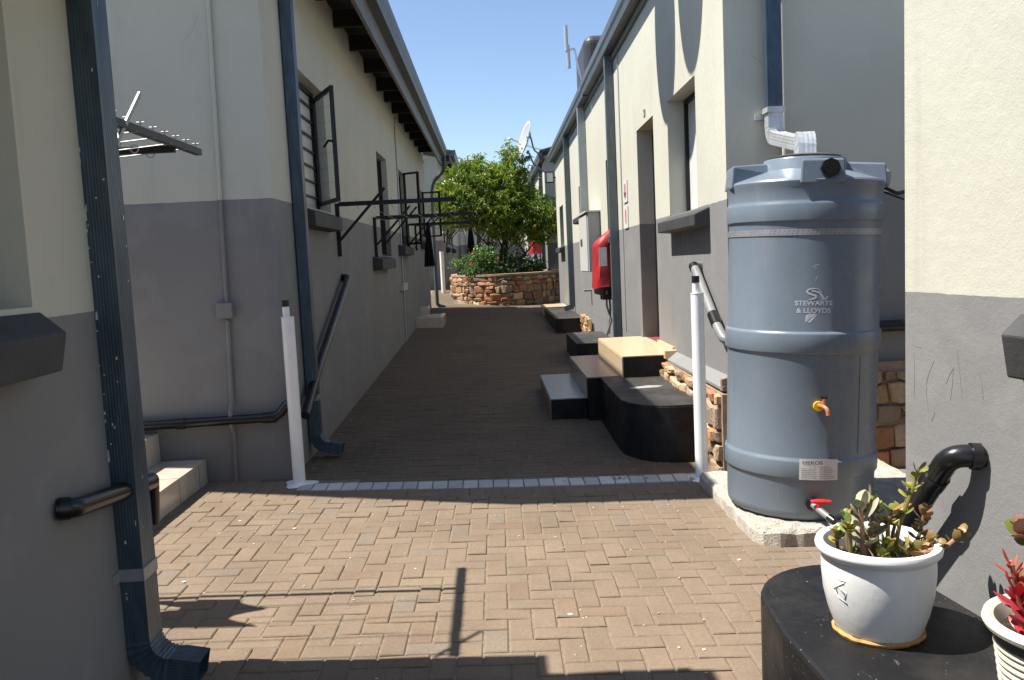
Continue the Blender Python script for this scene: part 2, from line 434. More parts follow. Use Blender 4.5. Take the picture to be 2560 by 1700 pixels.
# header course in front of the white line and the lane beyond it
x = -3.4
while x < 1.5:
    if x < -1.45: brick_shape(pav, x, KY(-1.4)-.03, math.pi/2, .2, .104, paver_col(x, 5.8))
    brick_shape(pav, x, KY(max(-1.4, x))-.215, math.pi/2, .2, .104, paver_col(x, 5.6), rng.gauss(0, .001)); x += .1045
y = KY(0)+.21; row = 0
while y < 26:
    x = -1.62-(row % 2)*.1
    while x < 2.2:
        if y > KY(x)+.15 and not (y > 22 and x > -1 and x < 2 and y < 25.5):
            brick_shape(pav, x+.1, y, rng.gauss(0, .004), .207, .1035, tuple(c*.68 for c in paver_col(x, y)), rng.gauss(0, .0012))  # lane pavers share the paver tint, darkened here to paint in the lane's shade
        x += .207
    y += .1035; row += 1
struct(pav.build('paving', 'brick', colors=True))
# painted white course
wl = MB(); x = -1.36; k = 0
while x < 1.42:
    c = .50+rng.uniform(-.09, .07)
    brick_shape(wl, x, KY(x), math.pi/2+rng.gauss(0, .012)-.05*x/1.4, .185, .104, (c, c, c*.97), .004+rng.gauss(0, .0015), (rng.gauss(0, .01), 0)); x += .1045
struct(wl.build('white_painted_paving_line', 'brick', colors=True))
sp = MB()
for i in range(80):
    x, y = rng.uniform(-1.9, 1.3), rng.uniform(2.6, 5.5); r = rng.uniform(.0025, .006)
    if i % 9 == 0: r *= 2.2
    z = G(x, y)
    pts = [(x+r*(1+rng.uniform(-.4, .4))*math.cos(a), y+r*(1+rng.uniform(-.4, .4))*math.sin(a)) for a in [k*1.05 for k in range(6)]]
    sp.prism(pts, z+.0, z+.0045, (.62, .57, .5))
o = sp.build('pale_grit', 'brick', colors=True); o['kind'] = 'stuff'; o['label'] = 'specks of pale grit and paint on the sunny pavers'; o['category'] = 'grit'

# ------------------------------------------------------------------ walls with openings
def facade(mb, X, ya, yb, z0, z1, openings, depth=.2, inward=1, mi=0):
    """wall sheet in plane x=X between ya..yb; inward = direction (+1/-1) of the room; openings (y0,y1,za,zb)"""
    Y = sorted({ya, yb}|{v for o in openings for v in o[:2]}); Z = sorted({z0, z1}|{v for o in openings for v in o[2:4]})
    def hole(y, z): return any(o[0] < y < o[1] and o[2] < z < o[3] for o in openings)
    def subdiv(a, step=3.0):
        out = [a[0]]
        for i in range(len(a)-1):
            n = max(1, int((a[i+1]-a[i])/step)); out += [a[i]+(a[i+1]-a[i])*k/n for k in range(1, n+1)]
        return out
    Y = subdiv(Y); Z = subdiv(Z)
    for i in range(len(Y)-1):
        for j in range(len(Z)-1):
            if hole((Y[i]+Y[i+1])/2, (Z[j]+Z[j+1])/2): continue
            q = [(X, Y[i], Z[j]), (X, Y[i+1], Z[j]), (X, Y[i+1], Z[j+1]), (X, Y[i], Z[j+1])]
            mb.add(q if inward < 0 else q[::-1], [(0, 1, 2, 3)], mi=mi)
    D = X+depth*inward
    for (a, b, c, d) in openings:
        mb.add([(X, a, c), (X, b, c), (X, b, d), (X, a, d), (D, a, c), (D, b, c), (D, b, d), (D, a, d)],
               [(0, 4, 5, 1), (1, 5, 6, 2), (2, 6, 7, 3), (3, 7, 4, 0)], mi=mi)
def roof_sheet(mb, x0, z0, x1, z1, ya, yb, th=.02, pitch=.2):
    n = int((yb-ya)/pitch*4); vs = []
    for i in range(n+1):
        y = ya+(yb-ya)*i/n; w = .018*math.cos(i*math.pi/2)
        vs += [(x0, y, z0+w), (x1, y, z1+w), (x0, y, z0+w-th), (x1, y, z1+w-th)]
    fs = []
    for i in range(n):
        a, b = 4*i, 4*i+4
        fs += [(a, b, b+1, a+1), (a+2, a+3, b+3, b+2), (a, a+2, b+2, b), (a+1, b+1, b+3, a+3)]
    fs += [(0, 1, 3, 2), (4*n, 4*n+2, 4*n+3, 4*n+1)]
    mb.add(vs, fs)
def gutter(name, X, z, ya, yb, sgn, parent, w=.11, h=.2):
    """ogee gutter hung at x=X (back) pointing sgn; swept along y"""
    t = .004
    pr = [(0, h*.9), (0, 0), (sgn*w*.75, 0), (sgn*w*.85, h*.35), (sgn*w*.98, h*.55), (sgn*w, h), (sgn*(w-.012), h), (sgn*(w-.016), h*.6), (sgn*w*.72, .01), (sgn*.006, .01), (sgn*.006, h*.9)]
    m = MB(); vs = []; k = len(pr)
    Y = [ya+(yb-ya)*i/12 for i in range(13)]
    for y in Y:
        for (u, v) in pr: vs.append((X+u, y, z+v))
    fs = [(i*k+j, i*k+(j+1) % k, (i+1)*k+(j+1) % k, (i+1)*k+j) for i in range(12) for j in range(k)]
    fs += [tuple(range(k)), tuple(12*k+j for j in range(k))[::-1]]
    # closed stop ends
    for y in (ya, yb): vs += [(X, y, z), (X+sgn*w*.75, y, z), (X+sgn*w, y, z+h), (X, y, z+h*.9)]
    b = 13*k; fs += [(b, b+1, b+2, b+3), (b+4, b+5, b+6, b+7)]
    m.add(vs, fs); return m.build(name, 'gutter', parent)
def window(parent, X, y0, y1, z0, z1, inward, depth=.12, bars=0, mull=1, pane='glass', t=.035, open_near=False):
    xi = X+inward*depth; m = MB(); a, b = sorted((xi-.02, xi+.02))
    m.box(a, b, y0, y1, z0, z0+t); m.box(a, b, y0, y1, z1-t, z1)
    m.box(a, b, y0, y0+t, z0+t, z1-t); m.box(a, b, y1-t, y1, z0+t, z1-t)
    for i in range(1, mull+1):
        yy = y0+(y1-y0)*i/(mull+1); m.box(a+.003, b-.003, yy-.015, yy+.015, z0+t, z1-t)
    for i in range(1, bars+1):
        zz = z0+(z1-z0)*i/(bars+1); m.box(a+.006, b-.006, y0+t, y1-t, zz-.008, zz+.008)
    fr = m.build('window', 'iron', parent, bevel=0)
    g = MB(); c = xi+inward*.012; g.box(min(c, c+inward*.006), max(c, c+inward*.006), y0+.01, y1-.01, z0+.01, z1-.01)
    p = g.build('pane', pane, fr); return fr
def sill(parent, X, y0, y1, z0, z1, outward, d=.12, top=.05):
    m = MB(); x1 = X+outward*d
    vs = [(X, y, z) for y in (y0, y1) for z in (z0, z1+top)]+[(x1, y, z) for y in (y0, y1) for z in (z0+.01, z1)]
    m.add(vs, [(0, 1, 3, 2), (4, 6, 7, 5), (0, 4, 5, 1), (2, 3, 7, 6), (1, 5, 7, 3), (0, 2, 6, 4)])
    return m.build('sill', 'sill', parent, bevel=.008)

def rect_prof(a, b, n=8, rib=.0008):
    """ribbed rectangular downpipe profile, width a (side axis) x b"""
    pts = []
    def edge(p, q):
        for i in range(n*2):
            t = i/(n*2); x = p[0]+(q[0]-p[0])*t; y = p[1]+(q[1]-p[1])*t
            nx, ny = (p[1]-q[1]), (q[0]-p[0]); l = math.hypot(nx, ny); s = rib if (i % 2 and 0 < i < n*2-1) else 0
            pts.append((x+nx/l*s, y+ny/l*s))
    c = [(-a/2, -b/2), (a/2, -b/2), (a/2, b/2), (-a/2, b/2)]
    for i in range(4): edge(c[i], c[(i+1) % 4])
    return pts
def downpipe(name, label, x, y, z0, z1, ax, out, a=.075, b=.1, clamps=(), shoe=True, group=None, mat='pipe', wallx=None, top=None, lip=True):
    """vertical ribbed pipe centred x,y; out = unit x-direction of the shoe"""
    t = thing(name, label, 'downpipe', (x, y, z0), group)
    path = [(x, y, z1), (x, y, z0+.2)]
    m = MB(); prof = rect_prof(b, a)
    if top:
        path = top+[path[1]]
    m.sweep(path, prof, side=(0, 1, 0)); m.build('pipe', mat, t, smooth=False)
    if shoe:
        r = .11; c = Vector((x+out*r, y, z0+.2)); pts = []; sc = []
        n = 14
        for i in range(n+1):
            an = R(82)*i/n; pts.append((c.x-out*r*math.cos(an), y, c.z-r*math.sin(an))); sc.append(1.06 if i % 2 else .98)
        e = pts[-1]; pts.append((e[0]+out*.03, y, e[2]-.004)); sc.append(1.03); pts.append((e[0]+out*.11, y, e[2]-.02)); sc.append(1.03)
        m = MB(); m.sweep(pts, prof, side=(0, 1, 0), scales=sc, cap=False); m.build('shoe', mat, t)
    for cz in clamps:
        m = MB(); s_ = 1.06
        m.box(x-a/2-.004, x+a/2+.004, y-b/2-.004, y+b/2+.004, cz, cz+.045)
        if wallx is not None: m.box(min(x, wallx), max(x, wallx), y-b/2-.05, y+b/2+.05, cz+.004, cz+.041) if False else m.box(wallx-.002 if wallx < x else wallx-.006, wallx+.006 if wallx < x else wallx+.002, y-b/2-.06, y+b/2+.04, cz+.004, cz+.041)
        m.build('clamp', 'strap', t, bevel=.001)
    return t

def pvc(name, label, pts, r, mat='pvc', couplings=(), cat='waste pipe', fil=.09, group=None):
    t = thing(name, label, cat, pts[-1], group)
    m = MB(); m.tube(fillet(pts, fil, 6), r, 16); m.build('pipe', mat, t, smooth='auto')
    for (p, q) in couplings:
        p = Vector(p); q = Vector(q); m = MB(); m.tube([p, q], r*1.17, 16); m.build('coupling', 'pvc', t, smooth='auto')
    return t

# ================================================================== LEFT HOUSE (middle distance)
LH = thing('long_house', 'long cream and grey house with dark rafters and open casements left of the lane', 'house', (-4, 14, 0))
XL = -1.5; YF = 6.12; YE = 21.25
w1 = (7.10, 8.38, 2.05, 3.17); w2 = (12.1, 13.27, 1.65, 3.10); w3 = (15.0, 16.1, 1.84, 3.14); w4 = (19.0, 20.4, 2.0, 3.14)
m = MB(); facade(m, XL, YF, YE, -.2, 4.17, [w1, w2, w3, w4], .2, -1)
m.add([(XL, YF, -.2), (-8, YF, -.2), (-8, YF, 5.6), (XL, YF, 4.17)], [(0, 3, 2, 1)])
m.add([(XL, YE, -.2), (-8, YE, -.2), (-8, YE, 5.6), (XL, YE, 4.17)], [(0, 1, 2, 3)])
m.add([(-8, YF, -.2), (-8, YE, -.2), (-8, YE, 5.6), (-8, YF, 5.6)], [(0, 1, 2, 3)])
m.build('wall', 'wall_l', LH)
m = MB(); roof_sheet(m, -.98, 4.24, -8.3, 5.9, 6.1, 21.05)
zr_ = lambda x: 4.24+(x+.98)*(5.9-4.24)/(-8.3+.98)
for dz in (0, -.03):
    pass
pq = [(-.98, 5.36), (-.98, 6.1), (-5.6, 6.1), (-2.4, 5.36)]
m.add([(x, y, zr_(x)+.01) for x, y in pq]+[(x, y, zr_(x)-.03) for x, y in pq], [(0, 1, 2, 3), (4, 7, 6, 5), (0, 4, 5, 1), (1, 5, 6, 2), (2, 6, 7, 3), (3, 7, 4, 0)]); rf = m.build('roof', 'roof', LH)
m = MB(); m.box(-1.085, -1.05, 5.38, 21.0, 3.80, 4.20); m.build('fascia', 'fascia', LH)
gutter('gutter', -1.048, 4.02, 5.37, 21.1, 1, LH, .13, .22)
m = MB(); m.add([(-1.09, 6.13, 4.2), (-8, 6.13, 5.78), (-8, 21.0, 5.78), (-1.09, 21.0, 4.2)], [(0, 1, 2, 3)]); m.build('soffit', 'ceiling', LH)
for i in range(15):
    y = 6.5+i*1.03
    if y > 20.9: break
    y = [9.2, 10.22, 11.4, 12.6][i-3] if 3 <= i <= 6 else (6.3+i*.97 if i < 3 else 13.48+(i-7)*1.05)
    m = MB(); m.box(-2.3, -1.087, y, y+.05, 4.0, 4.175); m.build('rafter', 'wood', LH)
window(LH, XL, w1[0], w1[1], w1[2], w1[3], -1, .12, 7, 0, 'curtain')
for w in (w2, w3, w4): window(LH, XL, *w, -1, .1, 0, 1, 'glass')
sill(LH, XL, 6.95, 8.2, 1.86, 1.985, 1, .13, .05)
sill(LH, XL, 11.1, 12.65, 1.46, 1.60, 1, .13, .04)
sill(LH, XL, 14.3, 15.9, 1.66, 1.80, 1, .12, .04); sill(LH, XL, 18.9, 20.3, 1.82, 1.95, 1, .12, .04)
def casement(parent, hinge, outer, z0, z1, t=.035, handle=True):
    h = Vector((*hinge, 0)); o = Vector((*outer, 0)); d = (o-h); L = d.length; d.normalize(); ang = math.atan2(d.y, d.x)
    Mx = Matrix.Translation((h.x, h.y, 0)) @ Matrix.Rotation(ang, 4, 'Z')
    m = MB(); m.box(0, L, -.015, .015, z1-t, z1, mat=Mx); m.box(0, L, -.015, .015, z0, z0+t, mat=Mx)
    m.box(0, t, -.0145, .0145, z0+t, z1-t, mat=Mx); m.box(L-t*1.3, L, -.0145, .0145, z0+t, z1-t, mat=Mx)
    c = m.build('casement', 'iron', parent)
    g = MB(); g.box(t, L-t, -.003, .003, z0+t, z1-t, mat=Mx)
    go = g.build('pane', M_['pane_clear'], c)
    if handle:
        hm = MB(); zc = (z0+z1)/2+.02; hm.tube([Mx @ Vector(p) for p in ((L-.02, .0, zc), (L-.04, -.05, zc+.01), (L-.16, -.06, zc-.03))], .011, 8); hm.build('handle', 'iron', c)
    return c
m, t, b = nt('clear_glass'); M_['pane_clear'] = m
b.inputs['Base Color'].default_value = (.9, .93, .92, 1); b.inputs['Roughness'].default_value = .02
b.inputs['Transmission Weight'].default_value = 1; b.inputs['IOR'].default_value = 1.05
casement(LH, (-1.60, 8.36), (-1.31, 7.74), 2.115, 3.12)
casement(LH, (-1.5, 15.9), (-1.21, 15.7), 1.86, 3.16, handle=False)
casement(LH, (-1.5, 20.2), (-1.08, 20.1), 2.1, 3.14, handle=False)

# racks on its wall
def rack(y, z, xo, label, group, n=0):
    t = thing('drying_rack', label, 'drying rack', (-1.48, y, 1.6), group)
    m = MB(); m.box(-1.498, -1.46, y-.018, y+.018, z-.52, z); m.build('post', 'iron', t)
    m = MB(); m.box(-1.46, xo, y-.018, y+.018, z-.03, z+.012); m.build('arm', 'iron', t)
    m = MB(); m.sweep([(-1.462, y-.03, z-.36), (-1.0, y-.03, z+.13)], [(-.004, -.014), (.004, -.014), (.004, .014), (-.004, .014)], side=(0, 1, 0)); m.build('brace', 'iron', t)
    for i in range(6):
        x = -1.28+i*.17
        m = MB(); m.tube([(x, y, z+.035), (x, y, z-.045), (x+.008, y+.012, z-.06)], .004, 6); m.build('hook', 'wire', t)
    return t
r_a = rack(8.6, 2.155, -.30, 'black wall drying rack nearest the camera, beside the open casement window', 'drying racks along the left wall')
rack(11.35, 2.15, -.205, 'black drying rack above the small sill of the narrow second window', 'drying racks along the left wall')
rack(12.35, 2.19, -.5, 'shorter black rack just behind the rack over the second sill', 'drying racks along the left wall')
rack(16.0, 2.24, -.30, 'black rack with the dark towel hanging from it', 'drying racks along the left wall')
rack(17.6, 2.29, -.35, 'farthest black rack on the long left house', 'drying racks along the left wall')
t_ = thing('clothes_lines', 'thin wires strung between the two nearest wall racks', 'clothes line', (-.8, 10, 2.1))
for i in range(6):
    x = -1.28+i*.17; m = MB(); m.tube([(x, 8.62, 2.09), (x, 9.5, 2.07), (x, 10.4, 2.07), (x, 11.33, 2.09)], .0018, 5); m.build('wire', 'wire', t_)
def hung_cloth(name, label, x, y, z0, z1, w0, w1, mat):
    m = MB(); n = 14; k = 10; vs = []
    for j in range(k+1):
        t = j/k; w = w0+(w1-w0)*t
        for i in range(n+1):
            u = (i/n-.5); vs.append((x+u*w, y+.035*math.sin(i*1.9+t*1.5)*(.4+t), z1+(z0-z1)*t+.02*math.cos(i*2)*t))
    w_ = n+1
    m.add(vs, [(j*w_+i, j*w_+i+1, (j+1)*w_+i+1, (j+1)*w_+i) for j in range(k) for i in range(n)])
    o = m.build(name, mat, smooth=True); sm = o.modifiers.new('thick', 'SOLIDIFY'); sm.thickness = .008
    return tag(o, label, 'cloth')
hung_cloth('towel', 'narrow black towel hanging folded from a left wall rack', -1.09, 15.6, 1.45, 2.24, .05, .19, 'cloth')

downpipe('downpipe', 'blue grey ribbed downpipe on the front corner of the long left house', -1.447, 6.76, .03, 4.0, 0, 1, .085, .10, clamps=(.5,), wallx=-1.5)
dpt = fillet([(-.98, 21.0, 4.05), (-.98, 21.0, 3.72), (-1.30, 21.3, 3.45), (-1.36, 21.35, 3.2), (-1.36, 21.35, .62), (-1.36, 21.35, .45), (-1.16, 21.35, .38)], .12)
m = MB(); m.tube(dpt, .045, 12); o = m.build('downpipe', 'gutter', smooth='auto'); tag(o, 'round swan neck downpipe at the far end of the long left house', 'downpipe')
pvc('waste_pipe', 'black waste pipe slanting down the long left wall behind the corner downpipe', [(-1.5, 8.7, 1.42), (-1.43, 8.68, 1.42), (-1.43, 6.95, .74), (-1.43, 6.35, .45)], .035, couplings=[((-1.5, 8.72, 1.42), (-1.455, 8.7, 1.42))], fil=.05)
t_ = thing('conduit', 'grey electrical conduit with a small box on the long left wall', 'conduit', (-1.5, 14.6, .1))
m = MB(); m.tube([(-1.488, 14.75, 3.97), (-1.488, 14.6, .2)], .012, 8); m.tube([(-1.485, 14.8, 3.96), (-1.485, 21.2, 3.93)], .02, 8); m.build('tube', 'pipe_light', t_)
m = MB(); m.box(-1.5, -1.44, 14.2, 14.9, 1.08, 1.2); m.build('junction_box', 'boxside', t_)
# front wall conduit and pipes
t_ = thing('conduit', 'painted conduit with square box running down the shaded front wall', 'conduit', (-1.86, 6.1, 0))
m = MB(); m.tube([(-1.815, 6.105, 4.3), (-1.868, 6.105, 1.3)], .014, 8); m.tube([(-1.872, 6.105, 1.2), (-1.885, 6.105, .62), (-1.888, 6.055, .56), (-1.888, 6.055, .45), (-1.89, 6.105, .38), (-1.9, 6.105, 0)], .016, 8); m.build('tube', 'wall_l', t_, smooth='auto')
m = MB(); m.box(-1.937, -1.825, 6.07, 6.118, 1.215, 1.325); m.build('junction_box', 'wall_l', t_, bevel=.006)
pvc('waste_pipe', 'long horizontal black pipe low on the shaded front wall', [(-3.3, 6.06, .47), (-1.56, 6.06, .50), (-1.475, 6.04, .60)], .034, couplings=[((-2.27, 6.06, .486), (-2.21, 6.06, .487)), ((-1.66, 6.06, .498), (-1.57, 6.06, .5))], fil=.07)
# tiled steps by the front wall
st = thing('tiled_steps', 'pale tiled steps in the corner behind the near left house', 'steps', (-2.5, 5.5, .05))
m = MB(); m.box(-3.3, -2.10, 4.7, 6.1, -.05, .215); m.build('lower_step', 'tile', st, bevel=.003)
m = MB(); m.box(-3.3, -2.42, 4.7, 6.097, .216, .42); m.build('upper_step', 'tile', st, bevel=.003)
m = MB()
for yy in (5.15, 5.55): m.box(-2.101, -2.098, yy, yy+.004, .0, .21)
m.box(-2.102, -2.0975, 5.93, 5.935, 0, .21); m.box(-2.42, -2.1, 5.55, 5.554, .214, .2165)
m.build('grout_lines', 'grout', st)

# bollards
def bollard(label, x, y, h, g=0):
    z = G(x, y); t = thing('bollard', label, 'bollard', (x, y, z), 'white bollards either side of the lane')
    m = MB(); m.lathe([(.043, 0), (.0435, h-.004), (.046, h-.003), (.046, h), (.001, h)], (x, y, z), 28); m.build('post', 'white', t, smooth='auto')
    m = MB(); m.lathe([(.024, h-.01), (.024, h+.1)], (x-.008, y, z), 18); m.build('inner_pipe', 'white', t, smooth='auto')
    m = MB(); m.lathe([(.026, h+.07), (.026, h+.115), (.02, h+.115)], (x-.008, y, z), 18); m.build('cap', 'pvc', t, smooth='auto')
    m = MB(); m.lathe([(.11, 0), (.085, .006), (.05, .012)], (x, y, z), 20, fn=lambda a, z: 1+.25*math.sin(3*a+1)); m.build('paint_spill', 'white', t)
    return t
bollard('white painted bollard at the corner of the long left house', -1.42, 5.98, 1.18)
bollard('white painted bollard beside the water tank', 1.39, 5.80, 1.28)

# ================================================================== RIGHT HOUSE
WARP = warp_r
XR = 1.65; RE = 20.8
RH = thing('long_house', 'sunlit cream and grey house with doors and tall windows right of the lane', 'house', (4, 13, 0))
ops = [(6.78, 7.83, 1.86, 2.88), (8.5, 9.44, .60, 2.88), (11.15, 11.95, 1.85, 2.88), (14.65, 15.6, 2.33, 2.88), (17.4, 18.0, .58, 2.88), (19.0, 19.95, 1.85, 2.83)]
m = MB(); facade(m, XR, 5.95, RE, .62, 4.15, [o if o[2] > .65 else (o[0], o[1], .62, o[3]) for o in ops], .2, 1)
m.add([(XR, 5.95, -.2), (8, 5.95, -.2), (8, 5.95, 5.6), (XR, 5.95, 4.15)], [(0, 1, 2, 3)])
m.add([(XR, RE, -.2), (8, RE, -.2), (8, RE, 5.6), (XR, RE, 4.15)], [(0, 3, 2, 1)])
m.add([(8, 5.95, -.2), (8, RE, -.2), (8, RE, 5.6), (8, 5.95, 5.6)], [(0, 3, 2, 1)])
# flared plaster skirting
def skirt(y0, y1):
    n = max(1, int((y1-y0)/1.5)); vs = []
    for i in range(n+1):
        y = y0+(y1-y0)*i/n; vs += [(XR, y, .63), (XR-.085, y, .565), (XR-.085, y, .545), (XR+.01, y, .545)]
    fs = [(4*i+j, 4*i+4+j, 4*i+5+j, 4*i+1+j) for i in range(n) for j in range(3)]; m.add(vs, fs)
    m.add([vs[0], vs[1], vs[2], vs[3]], [(0, 1, 2, 3)])
skirt(5.87, 8.5)
m.build('wall', 'wall_r', RH)
WARP = None
def masonry(mb, mp, s0, s1, z0, z1, seed, cols, hr=(.09, .19), wr=(.11, .30), out=.04, ztop=None):
    """interlocking irregular stones on a wall; mp(s, z, d) -> point, d = distance out of the wall"""
    r_ = random.Random(seed); z = z0; rows = []
    while z < z1:
        h = r_.uniform(*hr); rows.append((z, min(z1, z+h))); z += h
    def zb(zz, s_): return zz if zz in (z0, z1) or zz >= z1 else zz+.05*mnoise.noise(Vector((s_*4.5, zz*7, seed)))
    for (a, b) in rows:
        if b-a < .035: continue
        s_ = s0-r_.uniform(0, .15)
        while s_ < s1:
            w = r_.uniform(*wr); e = min(s1, s_+w); st0 = max(s0, s_)
            if e-st0 < .03: s_ += w; continue
            t1, t2, t3, t4 = (r_.uniform(-.022, .022) for _ in range(4)); g = .007
            parts = [(a, b)]
            if r_.random() < .22 and b-a > .12: c_ = a+(b-a)*r_.uniform(.4, .6); parts = [(a, c_), (c_, b)]
            for (pa, pb) in parts:
                L, Rr = st0+g, e-g; ring = []
                for k in range(4): u = k/3; x_ = L+(Rr-L)*u; ring.append((x_+(t1 if k == 0 else t2 if k == 3 else 0)*.8, (zb(pa, x_) if pa == a else pa+t1)+g+(.012 if k in (0, 3) else 0)*r_.uniform(.3, 1.5)))
                for k in range(4): u = 1-k/3; x_ = L+(Rr-L)*u; ring.append((x_+(t3 if k == 0 else t4 if k == 3 else 0)*.8, (zb(pb, x_) if pb == b else pb+t1)-g-(.012 if k in (0, 3) else 0)*r_.uniform(.3, 1.5)))
                cx = sum(p[0] for p in ring)/8; cz = sum(p[1] for p in ring)/8; o_ = out*r_.uniform(.45, 1.15); tlx, tlz = r_.uniform(-.25, .25), r_.uniform(-.25, .25)
                vs = []
                for (sc, dd) in ((1, -.3), (1, .55), (.86, .92), (.5, 1.0)):
                    for p in ring:
                        x_ = cx+(p[0]-cx)*sc; z_ = cz+(p[1]-cz)*sc
                        vs.append(mp(x_, z_, o_*dd+((x_-cx)*tlx+(z_-cz)*tlz+r_.uniform(-.004, .004) if dd > 0 else 0)))
                vs.append(mp(cx, cz, o_*1.0)); c = cols[r_.randrange(len(cols))]; v = r_.uniform(.75, 1.2)
                mb.add(vs, [(l*8+i, l*8+(i+1) % 8, (l+1)*8+(i+1) % 8, (l+1)*8+i) for l in range(3) for i in range(8)]+[(24+i, 24+(i+1) % 8, 32) for i in range(8)], tuple(x*v for x in c))
            s_ += w
SC = [(.42, .26, .13), (.46, .31, .18), (.38, .18, .10), (.40, .29, .19), (.50, .36, .22), (.26, .16, .10), (.47, .22, .105), (.34, .26, .2)]
pl = MB(); pl.box(1.555, 1.70, 5.83, 7.9, -.2, .535); pl.box(1.69, 3.4, 5.90, 6.0, -.2, .70)
plo = pl.build('plinth', 'mortar', RH)
sb = MB(); masonry(sb, lambda s_, z, d: Vector((1.552-d, s_, z)), 5.86, 7.85, -.08, .535, 9, SC, (.08, .2), (.10, .26), .05); sb.build('stone_facing', 'stone', plo, colors=True)
sb = MB(); masonry(sb, lambda s_, z, d: Vector((s_, 5.895-d, z)), 1.56, 3.3, -.08, .70, 19, SC, (.08, .2), (.10, .28), .04); sb.build('stone_facing', 'stone', plo, colors=True)
pl = MB(); pl.box(1.6515, 1.72, 9.55, RE, -.2, .66); pl.build('plastered_foot', 'wall_r', RH)
sb = MB(); masonry(sb, lambda s_, z, d: Vector((1.60-d, s_, z)), 14.0, 15.2, .05, .52, 29, SC, (.08, .2), (.12, .3), .05); sb.build('stone_facing', 'stone', plo, colors=True)
WARP = warp_r
m = MB(); roof_sheet(m, 1.56, 4.30, 8.3, 5.9, 5.75, RE+.1); m.build('roof', 'roof', RH)
m = MB(); m.box(1.62, 1.648, 5.8, RE, 4.0, 4.27); m.build('fascia', 'fascia', RH)
gutter('gutter', 1.618, 4.08, 5.78, 13.28, -1, RH, .13, .19)
gutter('gutter', 1.618, 4.065, 13.3, RE+.1, -1, RH, .125, .19)
for i, o_ in enumerate(ops):
    if o_[2] > .65: window(RH, XR, *o_, 1, .17, 0, 1, 'glass' if i else 'curtain')
sill(RH, XR, 6.42, 7.82, 1.70, 1.80, -1, .12, .05); sill(RH, XR, 11.0, 12.0, 1.70, 1.80, -1, .12, .05)
sill(RH, XR, 14.5, 15.7, 2.18, 2.28, -1, .12, .05); sill(RH, XR, 18.9, 20.0, 1.72, 1.82, -1, .12, .05)
for (a, b) in ((8.5, 9.44), (17.4, 18.0)):
    m = MB(); m.box(XR+.21, XR+.25, a, b, .62, 2.88); d = m.build('door', 'door', RH)
    m = MB(); m.box(XR+.165, XR+.21, a, a+.05, .62, 2.88); m.box(XR+.165, XR+.21, b-.05, b, .62, 2.88); m.box(XR+.165, XR+.21, a+.05, b-.05, 2.83, 2.88); m.build('door_frame', 'iron', RH)
    m = MB(); m.tube([(XR+.2, a+.12, 1.6), (XR+.15, a+.12, 1.6), (XR+.15, a+.2, 1.6)], .01, 8); m.build('handle', 'galv', d)
    m = MB(); m.box(XR+.035, XR+.22, a+.002, b-.002, .56, .622); m.build('threshold', 'redfloor', RH)
    m = MB(); m.box(XR-.015, XR+.034, a+.002, b-.002, .56, .626); m.build('door_sill', 'tile', RH)
def text_mesh(name, body, size, fn, mat, parent, depth=.001, bold=0, sx=1, align='CENTER'):
    cu = bpy.data.curves.new('tmp', 'FONT'); cu.body = body; cu.size = size; cu.align_x = align; cu.extrude = depth; cu.offset = bold
    to = bpy.data.objects.new('tmp', cu); scene.collection.objects.link(to)
    dg = bpy.context.evaluated_depsgraph_get(); me = bpy.data.meshes.new_from_object(to.evaluated_get(dg))
    bpy.data.objects.remove(to); bpy.data.curves.remove(cu)
    mb = MB(); mb.add([fn(v.co.x*sx, v.co.y, v.co.z) for v in me.vertices], [tuple(p.vertices) for p in me.polygons])
    bpy.data.meshes.remove(me)
    return mb.build(name, mat, parent)
text_mesh('room_number', '33', .11, lambda x, y, z: Vector((XR-.002-z, 8.93-x, 2.94+y)), 'ink', RH, bold=.003)

# right wall fittings
def rdown(label, y, x0, w, z0, mat='pipe_r', shoe=False, ztop=4.08):
    t = thing('downpipe', label, 'downpipe', (x0, y, z0), 'downpipes on the sunlit right house')
    m = MB(); m.sweep([(x0, y, ztop), (x0, y, z0)], rect_prof(.1, w), side=(0, 1, 0)); m.build('pipe', mat, t)
    if shoe:
        pts = fillet([(x0, y, z0+.12), (x0, y, z0+.0), (x0-.16, y, z0-.05)], .09, 7)
        m = MB(); m.sweep(pts, rect_prof(.1, w), side=(0, 1, 0), scales=[1.03]*len(pts)); m.build('shoe', mat, t)
    for cz in (1.0, 2.6):
        m = MB(); m.box(x0-w/2-.003, x0+w/2+.003, y-.054, y+.054, cz, cz+.03); m.build('clamp', mat, t)
    return t
rdown('ribbed blue grey downpipe beside the red hose cover', 11.0, 1.592, .1, .5)
rdown('pale downpipe ending behind the white meter box', 14.2, 1.585, .12, 2.1, 'pipe_light')
rdown('dark downpipe with bent foot near the far end of the sunlit wall', 17.1, 1.592, .1, .62, 'pipe_r', True)
t_ = thing('cable', 'thin dark cable running down the sunlit wall beside the first downpipe', 'cable', (1.64, 10.5, .6))
m = MB(); m.tube([(1.642, 10.55, 4.0), (1.642, 10.6, .6)], .008, 6); m.build('cable_run', 'boxside', t_)
t_ = thing('meter_box', 'white electrical meter box with dark lock on the sunlit wall', 'meter box', (1.55, 13.3, 1.28))
m = MB(); m.box(1.46, 1.648, 12.72, 13.85, 1.335, 2.22); m.build('cabinet', 'boxside', t_, bevel=.006)
m = MB(); m.box(1.445, 1.46, 12.78, 13.83, 1.345, 2.19); dd = m.build('door', 'box', t_, bevel=.003)
m = MB(); m.box(1.436, 1.445, 13.4, 13.62, 1.74, 1.84); m.build('lock', 'ink', dd)
m = MB(); m.box(1.425, 1.65, 12.68, 13.88, 2.221, 2.245); m.build('hood', 'box', t_)
